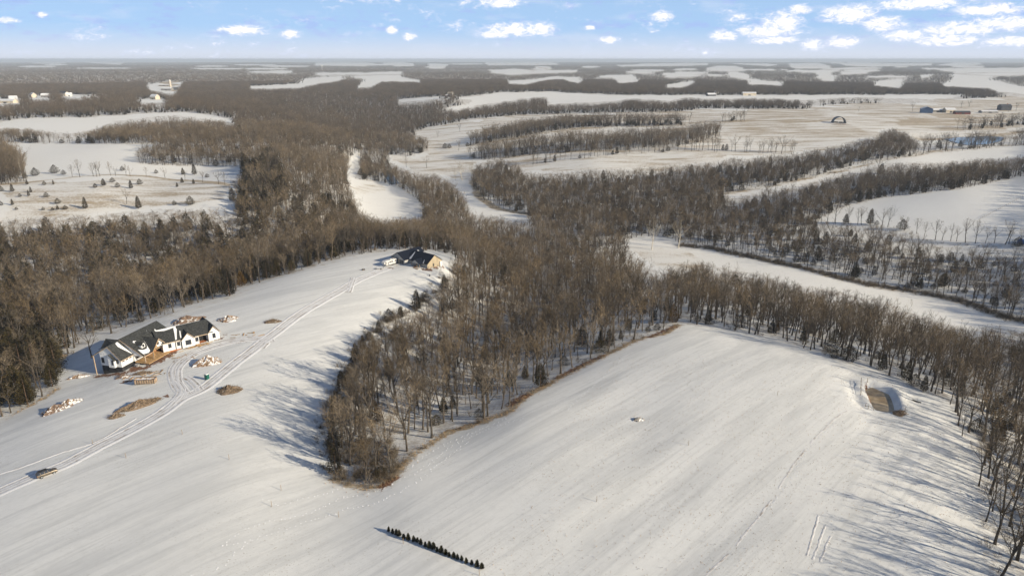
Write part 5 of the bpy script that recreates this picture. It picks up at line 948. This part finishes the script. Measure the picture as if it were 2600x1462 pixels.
# ------------------------------------------------------------------ tracks in the snow
def spline(L, step):
    P = ats(L)[:, :2]; P = np.vstack([2 * P[0] - P[1], P, 2 * P[-1] - P[-2]]); out = []
    for k in range(1, len(P) - 2):
        n = max(2, int(np.hypot(*(P[k + 1] - P[k])) / step)); t = np.linspace(0, 1, n, endpoint=False)[:, None]; p0, p1, p2, p3 = P[k - 1:k + 3]
        out.append(.5 * (2 * p1 + (p2 - p0) * t + (2 * p0 - 5 * p1 + 4 * p2 - p3) * t * t + (3 * p1 - p0 - 3 * p2 + p3) * t ** 3))
    return np.concatenate(out + [P[-2:-1]])
def track_mat():
    m = bpy.data.materials.new('packed_track_snow'); m.use_nodes = True; N = NT(m.node_tree); b = N.n['Principled BSDF']; g = N.n.new('ShaderNodeNewGeometry'); a = N.n.new('ShaderNodeAttribute'); a.attribute_name = 'rut'
    n1 = N.noise(g.outputs['Position'], .35, 5, .7); n2 = N.noise(g.outputs['Position'], 2.5, 4, .6)
    f = N.math('MULTIPLY', a.outputs['Fac'], N.ramp(n1, .35, .6, .25, 1.)); c = N.mix(f, N.mix(N.ramp(n2, .3, .7), (.72, .715, .71), (.82, .815, .81)), N.mix(N.ramp(n1, .5, .68), (.52, .49, .45), (.28, .21, .145)))
    N.l.new(c, b.inputs['Base Color']); b.inputs['Roughness'].default_value = .8; bn = N.n.new('ShaderNodeBump'); bn.inputs['Strength'].default_value = .5; bn.inputs['Distance'].default_value = .1; N.l.new(n2, bn.inputs['Height']); N.l.new(bn.outputs[0], b.inputs['Normal']); return m
M_track = track_mat()
def ribbon(name, L, prof, label, step=.9, lift=.05, seed=0, cat='track'):
    r_ = np.random.default_rng(seed); C_ = spline(L, step); n = len(C_); t = np.gradient(C_, axis=0); t /= np.hypot(t[:, 0], t[:, 1])[:, None] + 1e-9; nrm = np.stack([-t[:, 1], t[:, 0]], -1)
    V = []; rut = []; wob = np.cumsum(r_.normal(0, .05, n)); wob -= np.linspace(wob[0], wob[-1], n); wob = np.clip(wob, -.3, .3)
    for o_, z, ru in prof:
        q = C_ + nrm * (o_ + wob + r_.normal(0, .03, n))[:, None]; V.append(np.column_stack([q, height(q[:, 0], q[:, 1]) + lift + z + r_.normal(0, .012, n) * (ru >= 0)])); rut.append(np.full(n, max(ru, 0)))
    m_ = len(prof); V = np.stack(V, 1).reshape(-1, 3); rut = np.stack(rut, 1).ravel(); idx = np.arange(n * m_).reshape(n, m_)
    F_ = np.stack([idx[:-1, :-1], idx[:-1, 1:], idx[1:, 1:], idx[1:, :-1]], -1).reshape(-1, 4); me = np_mesh(name, V, F_[:, ::-1] if False else F_); a_ = me.attributes.new('rut', 'FLOAT', 'POINT'); a_.data.foreach_set('value', rut.astype(np.float32)); me.materials.append(M_track)
    o = bpy.data.objects.new(name, me); col.objects.link(o); me.update()
    if sum(p.normal.z for p in list(me.polygons)[:50]) < 0: me.flip_normals()
    return tag(o, label, cat, kind='structure')
LANE = [(3.3, -.10, -1), (2.6, .10, 0), (2.1, .13, 0), (1.75, .0, .7), (1.35, .0, 1), (1.0, .07, .2), (.5, .05, .3), (.2, .0, .8), (-.15, .05, .15), (-.75, .07, .15), (-1.05, .0, .9), (-1.45, .0, .8), (-1.9, .12, .1), (-2.4, .10, 0), (-3.2, -.10, -1)]
ribbon('lane', [(-160, 1310), (-60, 1275), (0, 1248), (68, 1218), (136, 1190), (183, 1170), (271, 1123), (339, 1089), (407, 1051), (458, 1014), (509, 990), (543, 966), (592, 926), (642, 889), (676, 862), (703, 842), (761, 798), (820, 763), (870, 735), (905, 714), (950, 694), (985, 681)], LANE, 'snow packed lane with tyre ruts running up to the far house', seed=1)
TWO = [(1.7, -.1, -1), (1.25, .10, 0), (.95, .0, 1), (.6, .0, .9), (.3, .07, .1), (-.3, .07, .1), (-.6, .0, .9), (-.95, .0, 1), (-1.25, .10, 0), (-1.7, -.1, -1)]
for k, (L, t) in enumerate([([(470, 1003), (447, 985), (435, 958), (438, 934), (455, 914), (490, 892), (541, 873), (602, 860), (655, 856), (684, 862), (690, 868)], 'looped tyre tracks curving past the front of the white house'), ([(476, 1002), (462, 985), (450, 962), (450, 940), (465, 920), (500, 897), (548, 880), (604, 866), (650, 862), (676, 868), (664, 884)], 'inner tyre tracks of the drive loop before the house'), ([(430, 1030), (452, 1008), (462, 990), (452, 975), (438, 965)], 'short tyre tracks turning off the lane toward the dumpster'), ([(505, 992), (498, 980), (485, 968), (470, 958)], 'tyre tracks curling past the green toilet'), ([(884, 742), (893, 720), (898, 705)], 'short deep tracks beside the far end of the lane')]): ribbon('tyre_tracks', L, TWO, t, .6, .06 + .015 * k, 10 + k)
BERM = [(.6, -.1, -1), (.28, .05, .3), (0, .13, .35), (-.28, .05, .4), (-.6, -.1, -1)]
ribbon('plough_berm', [(-60, 1228), (0, 1204), (54, 1187), (153, 1150), (238, 1123), (306, 1085), (345, 1062)], BERM, 'low ploughed snow ridge running beside the lane', .5, .02, 31)
DITCH = [(.42, -.06, -1), (.25, .0, .5), (.1, .02, .6), (-.02, .0, 1), (-.14, .01, .6), (-.35, -.06, -1)]
for k, (L, t) in enumerate([([(1760, 1490), (1800, 1452), (1850, 1405)], 'lowest stretch'), ([(1868, 1385), (1915, 1325), (1960, 1268)], 'second stretch'), ([(1978, 1240), (2012, 1185), (2045, 1140)], 'third stretch'), ([(2058, 1125), (2088, 1095), (2112, 1072), (2150, 1043)], 'uppermost stretch')]): ribbon('drift_line', L, DITCH, t + ' of the trodden snow line crossing the right field toward the pond', .5, .02, 32 + k)
for k, (L, t) in enumerate([([(2048, 1410), (2062, 1360), (2075, 1325), (2078, 1308)], 'left of three deep sled marks'), ([(2064, 1420), (2080, 1370), (2094, 1335)], 'middle of three deep sled marks'), ([(2082, 1425), (2095, 1390), (2110, 1360)], 'right of three deep sled marks')]): ribbon('sled_mark', L, [(.32, -.08, -1), (.15, .03, .3), (0, .0, .8), (-.15, .03, .3), (-.32, -.08, -1)], t + ' in the lower right field', .5, .03, 40 + k)
ft = MB(); random.seed(77)
TRAILS = [[(870, 1262), (960, 1245), (1010, 1220), (1080, 1185), (1150, 1130), (1250, 1085), (1330, 1062)], [(560, 1385), (620, 1345), (700, 1320), (790, 1300), (868, 1262)], [(870, 1294), (960, 1272), (1050, 1228), (1110, 1180), (1190, 1120)], [(560, 1385), (640, 1370), (740, 1335), (850, 1302)], [(480, 1462), (560, 1440), (600, 1400), (640, 1370)], [(660, 1260), (700, 1280), (740, 1272), (870, 1240)], [(1440, 1040), (1500, 985), (1560, 930), (1600, 895)], [(1030, 1195), (1090, 1150), (1170, 1110), (1290, 1060)], [(2120, 1075), (2060, 1130), (2010, 1215), (1950, 1290)]]
for L in TRAILS:
    C_ = spline(L, 1.15)
    for i, (x, y) in enumerate(C_):
        x += random.gauss(0, .22) + .22 * (-1) ** i; y += random.gauss(0, .22); z = H(x, y); n = 6; rr4 = random.uniform(.14, .24); vs = [(x + rr4 * math.cos(k * 1.047), y + rr4 * math.sin(k * 1.047), z + .01) for k in range(n)] + [(x + rr4 * .6 * math.cos(k * 1.047), y + rr4 * .6 * math.sin(k * 1.047), z + .07) for k in range(n)] + [(x, y, z + .02)]
        ft.add(vs, [(k, (k + 1) % n, n + (k + 1) % n, n + k) for k in range(n)] + [(n + k, n + (k + 1) % n, 2 * n) for k in range(n)])
tag(ft.build('footprints', M_snow), 'animal footprint trails dotted across the near snowfields', 'footprints', kind='stuff')
gs = MB()                                                            # dry grass on the wood edge and weed stalks in the field
for L, w_, dn in ((EDGES[0][0], 2.2, 9), (EDGES[11][0], 1.0, 5)):
    P = ats(L)
    for a_, b_ in zip(P[:-1], P[1:]):
        for k in range(int(np.hypot(*(b_ - a_)[:2]) * dn)):
            q = a_ + (b_ - a_) * random.random(); x, y = q[0] + random.gauss(0, w_ * .6), q[1] + random.gauss(0, w_ * .6); p = Vector((x, y, H(x, y) - .03))
            for j in range(3): tri(gs, p, Vector((random.gauss(0, .45), random.gauss(0, .45), 1)).normalized(), random.uniform(.3, .85), .09)
wx, wy = rng.uniform(-40, 140, 9000), rng.uniform(95, 240, 9000); wz = height(wx, wy); wpx, wpy = project(wx, wy, wz); keep = inpoly(wpx, wpy, NEAR) & (wpx > 1250 + (1400 - wpy) * .6)
for x, y, z in zip(wx[keep], wy[keep], wz[keep]): tri(gs, Vector((x, y, z - .02)), Vector((random.gauss(0, .5), random.gauss(0, .5), 1)).normalized(), random.uniform(.12, .45), .15)
M_grass = mat('dry_grass', (.26, .16, .08), .95, .3, .7, c2=(.42, .29, .16)); tag(gs.build('dry_grass', M_grass), 'tawny dry grass fringing the woods and poking through the snow', 'grass', kind='stuff')

# ------------------------------------------------------------------ water in the middle distance
def water(L, z, label, name):
    x, y = unproj(np.array([p[0] for p in L], float), np.array([p[1] for p in L], float), z); me = bpy.data.meshes.new(name); me.from_pydata([(a, b, z) for a, b in zip(x, y)], [], [tuple(range(len(L)))]); me.update()
    if me.polygons[0].normal.z < 0: me.flip_normals()
    me.materials.append(M_water); o = bpy.data.objects.new(name, me); col.objects.link(o); return tag(o, label, 'water', kind='structure')
water([(2398, 353), (2430, 349), (2480, 347), (2525, 345), (2550, 350), (2545, 358), (2510, 366), (2460, 369), (2425, 362)], WATERS[0][4], 'blue water of the farm pond behind the right tree row', 'farm_pond')
water([(975, 437), (986, 430), (998, 444), (1014, 466), (1008, 476), (994, 470), (982, 452)], WATERS[1][4], 'dark creek water between the valley trees', 'creek')

# ------------------------------------------------------------------ far farms and houses
M_white = mat('white_siding', (.72, .71, .68), .7, .08, .2); M_tin = mat('snowy_roof', (.74, .74, .74), .6, .08, .2); M_bluesid = mat('blue_barn_siding', (.06, .12, .23), .7, .15, .3); M_redb = mat('red_barn_boards', (.16, .035, .03), .8, .2, .3); M_cream = mat('cream_siding', (.62, .54, .42), .7, .1, .2); M_slate = mat('slate_roof', (.06, .065, .075), .8, .2, .2); M_greysh = mat('grey_shed_boards', (.26, .25, .24), .85, .15, .3)
def farm(px, py, w, d, hw, hr, rz, wm, rm, label, cat='barn', name='farm_building', wins=3, chimney=False):
    q = at(px, py); o = empty(name, (q.x, q.y, q.z), rz, label, cat); MB().prism([(-w / 2, -d / 2, -2), (-w / 2, -d / 2, hw), (-w / 2, 0, hw + hr - .1), (-w / 2, d / 2, hw), (-w / 2, d / 2, -2)], (w, 0, 0)).build('wall', wm, o)
    r = MB(); e = .6; sl = hr / (d / 2)
    for s in (-1, 1): r.slab([(-w / 2 - e, s * (d / 2 + e), hw - e * sl + .15), (w / 2 + e, s * (d / 2 + e), hw - e * sl + .15), (w / 2 + e, 0, hw + hr + .15), (-w / 2 - e, 0, hw + hr + .15)], .25)
    ro = r.build('roof', rm, o); MB().box(-w * .08 - .6, w * .08 + .6, -d / 2 - .12, -d / 2 + .05, 0, min(hw * .75, 3.2)).build('door', M_frame, o)
    for k in range(wins):
        x = -w / 2 + w * (k + .5) / wins
        if abs(x) > w * .08 + 1.4: MB().box(x - .7, x + .7, -d / 2 - .1, -d / 2 + .05, hw * .4, hw * .4 + 1.5).build('window', M_glass, o)
    if chimney: MB().box(w * .2, w * .2 + 1.2, -.6, .6, hw + hr - 1, hw + hr + 1.8).build('chimney', M_brickb, ro)
    return o
farm(2351, 287, 16, 22, 9, 4, R(70), M_bluesid, M_tin, 'blue sided barn with snowy roof at the left end of the right farmstead'); farm(2375, 285, 20, 14, 5, 3, R(4), M_greysh, M_tin, 'open grey shed with snowy roof right of the blue barn'); farm(2409, 286, 20, 16, 6, 4, R(-3), M_cream, M_tin, 'cream barn with white roof in the middle of the right farmstead'); farm(2441, 290, 30, 12, 4, 2.5, R(-4), M_redb, M_slate, 'low dark red shed right of the cream barn')
farm(2509, 287, 36, 12, 3.5, 2, R(2), M_greysh, M_tin, 'long low shed with snowy roof near the right farm house', 'shed'); farm(2549, 280, 24, 14, 9, 4, R(2), M_slate, M_slate, 'dark two-storey farm house with chimneys at the right picture edge', 'house', 'farm_house', 4, True)
farm(1901, 243, 42, 16, 8, 3, R(0), M_cream, M_tin, 'long cream barn on the far white field edge'); farm(1805, 244, 26, 16, 5, 4, R(10), M_slate, M_tin, 'dark low farm shed left of the long cream barn', 'shed'); farm(1818, 241, 14, 12, 9, 5, R(40), M_white, M_slate, 'white farm house behind the low shed far off', 'house', 'farm_house', 3)
farm(1144, 245, 16, 13, 8, 5, R(-20), M_white, M_cream, 'pale two-storey house on the white field in the centre distance', 'house', 'farm_house', 3, True); farm(1135, 246, 9, 8, 4, 3, R(20), M_brickb, M_tin, 'small reddish garage left of the pale house in the distance', 'garage')
farm(20, 262, 44, 18, 6, 4, R(-5), M_cream, M_tin, 'long cream house at the far left picture edge', 'house', 'far_house', 4); farm(35, 255, 18, 14, 7, 5, R(30), M_white, M_tin, 'white house above the long cream one at far left', 'house', 'far_house'); farm(85, 248, 18, 14, 8, 6, R(-40), M_cream, M_tin, 'steep gabled cream house right of the long cream one', 'house', 'far_house'); farm(116, 248, 20, 14, 7, 5, R(15), M_greysh, M_tin, 'grey house second right of the long cream one', 'house', 'far_house'); farm(163, 244, 26, 15, 8, 6, R(-15), M_cream, M_slate, 'large cream house with dark roof in the left distance', 'house', 'far_house', 4); farm(176, 245, 16, 12, 6, 5, R(30), M_white, M_tin, 'white gabled house touching the large cream one', 'house', 'far_house')
farm(394, 253, 22, 15, 8, 6, R(-25), M_cream, M_tin, 'cream gabled house below the far silo', 'house', 'far_house', 3); farm(418, 219, 46, 14, 5, 3, R(2), M_greysh, M_tin, 'long snowy roofed cattle shed left of the silo', 'barn'); farm(425, 230, 40, 18, 7, 5, R(-8), M_greysh, M_tin, 'grey barn with snowy roof at the foot of the silo'); farm(445, 229, 20, 14, 6, 4, R(35), M_slate, M_slate, 'dark shed right of the silo', 'shed')
q = at(434, 228); si = empty('silo', q, 0, 'tall concrete silo with pale dome in the left distance', 'silo'); MB().tube([(0, 0, -1), (0, 0, 33)], 4.2, 16).build('barrel', M_cream, si); MB().tube([(0, 0, 33), (0, 0, 35.5), (0, 0, 37)], [4.3, 3.2, .4], 16).build('dome', M_white, si)
for k in range(7): MB().tube([(0, 0, 3 + k * 4.3), (0, 0, 3.3 + k * 4.3)], 4.32, 16).build('hoop', M_metal, si)
q = at(818, 180); wt = empty('water_tower', q, 0, 'slim white water tower on the left horizon', 'water tower'); MB().tube([(0, 0, 0), (0, 0, 38)], [2.6, 1.8], 10).build('stem', M_white, wt); MB().tube([(0, 0, 36), (0, 0, 40), (0, 0, 46), (0, 0, 50), (0, 0, 52)], [2, 8, 9, 7, 1], 14).build('tank', M_white, wt)
q = at(2129, 312); qu = empty('hoop_barn', q, R(-12), 'dark arched hoop barn open at both ends on the tan field', 'barn'); ar = MB(); n = 16
for i in range(n):
    a0_, a1_ = math.pi * i / n, math.pi * (i + 1) / n; ar.prism([(11 * math.cos(a0_), -8, 11 * math.sin(a0_)), (11 * math.cos(a1_), -8, 11 * math.sin(a1_)), (10.4 * math.cos(a1_), -8, 10.4 * math.sin(a1_)), (10.4 * math.cos(a0_), -8, 10.4 * math.sin(a0_))], (0, 16, 0))
ar.build('arch_cover', mat('dark_grey_fabric', (.06, .075, .095), .6, .15, .3), qu); MB().box(-11.4, -10.2, -8.5, 8.5, -1, 1.6).box(10.2, 11.4, -8.5, 8.5, -1, 1.6).build('base_wall', M_slate, qu); MB().box(-9, -2, -3, 2, 0, 2.2).box(1, 7, 0, 3, 0, 1.6).build('hay_row', M_wood, qu)
mound(2133, 316, 16, 7, 1.4, 0, 'bare brown earth apron before the hoop barn', 'earth', 50)
M_tarp = mat('blue_tarp', (.03, .13, .42), .5, .15, .6); q = at(2598, 618); tp = empty('blue_tarp', q, R(20), 'blue tarp covered stack at the right picture edge', 'tarp'); MB().prism([(-3, -2, 0), (-2.6, -2, 2.4), (0, -2, 3.1), (2.6, -2, 2.4), (3, -2, 0)], (0, 5, 0)).build('cover', M_tarp, tp); MB().box(-2.6, 2.6, -2.3, 2.9, 0, .3).build('pallet', M_wood, tp)
random.seed(91)
for k, x in enumerate([1160, 1176, 1232, 1246, 1258, 1272, 1286, 1318, 1332, 1346, 1362, 1390, 1890, 2240, 2470]):
    y = 164 + random.uniform(-1, 1.5); farm(x, y, random.uniform(18, 26), 14, 7, 5, random.uniform(-.6, .6), random.choice((M_white, M_cream)), random.choice((M_tin, M_slate, M_tin)), '%s pale house from the left in the string of houses near the horizon' % ORD[k if k < 14 else 22], 'house', 'horizon_house', 2)
fn = empty('field_fence', at(2530, 520), 0, 'thin post fence running across the right hill field', 'fence')
for k in range(22):
    p = at(2490 + k * 5, 556 - k * 2.6) - fn.location; MB().tube([p - Vector((0, 0, .2)), p + Vector((0, 0, 1.5))], .12, 5).build('post', M_wood, fn)
wr = [at(2490 + k * 5, 556 - k * 2.6) - fn.location + Vector((0, 0, 1.3)) for k in range(22)]; MB().tube(wr, .03, 4).build('wire', M_metal, fn)

# ------------------------------------------------------------------ haze
hz = MB().box(-42500, 42500, -400, 42500, -75, 116); m = bpy.data.materials.new('haze'); m.use_nodes = True; m.node_tree.nodes.clear()
pv = m.node_tree.nodes.new('ShaderNodeVolumePrincipled'); pv.inputs['Color'].default_value = (.78, .88, 1.0, 1); pv.inputs['Density'].default_value = 7e-5; pv.inputs['Anisotropy'].default_value = .0
om = m.node_tree.nodes.new('ShaderNodeOutputMaterial'); m.node_tree.links.new(pv.outputs[0], om.inputs['Volume'])
ho = hz.build('haze', m); tag(ho, 'thin pale winter haze over the whole valley', 'haze', kind='stuff')
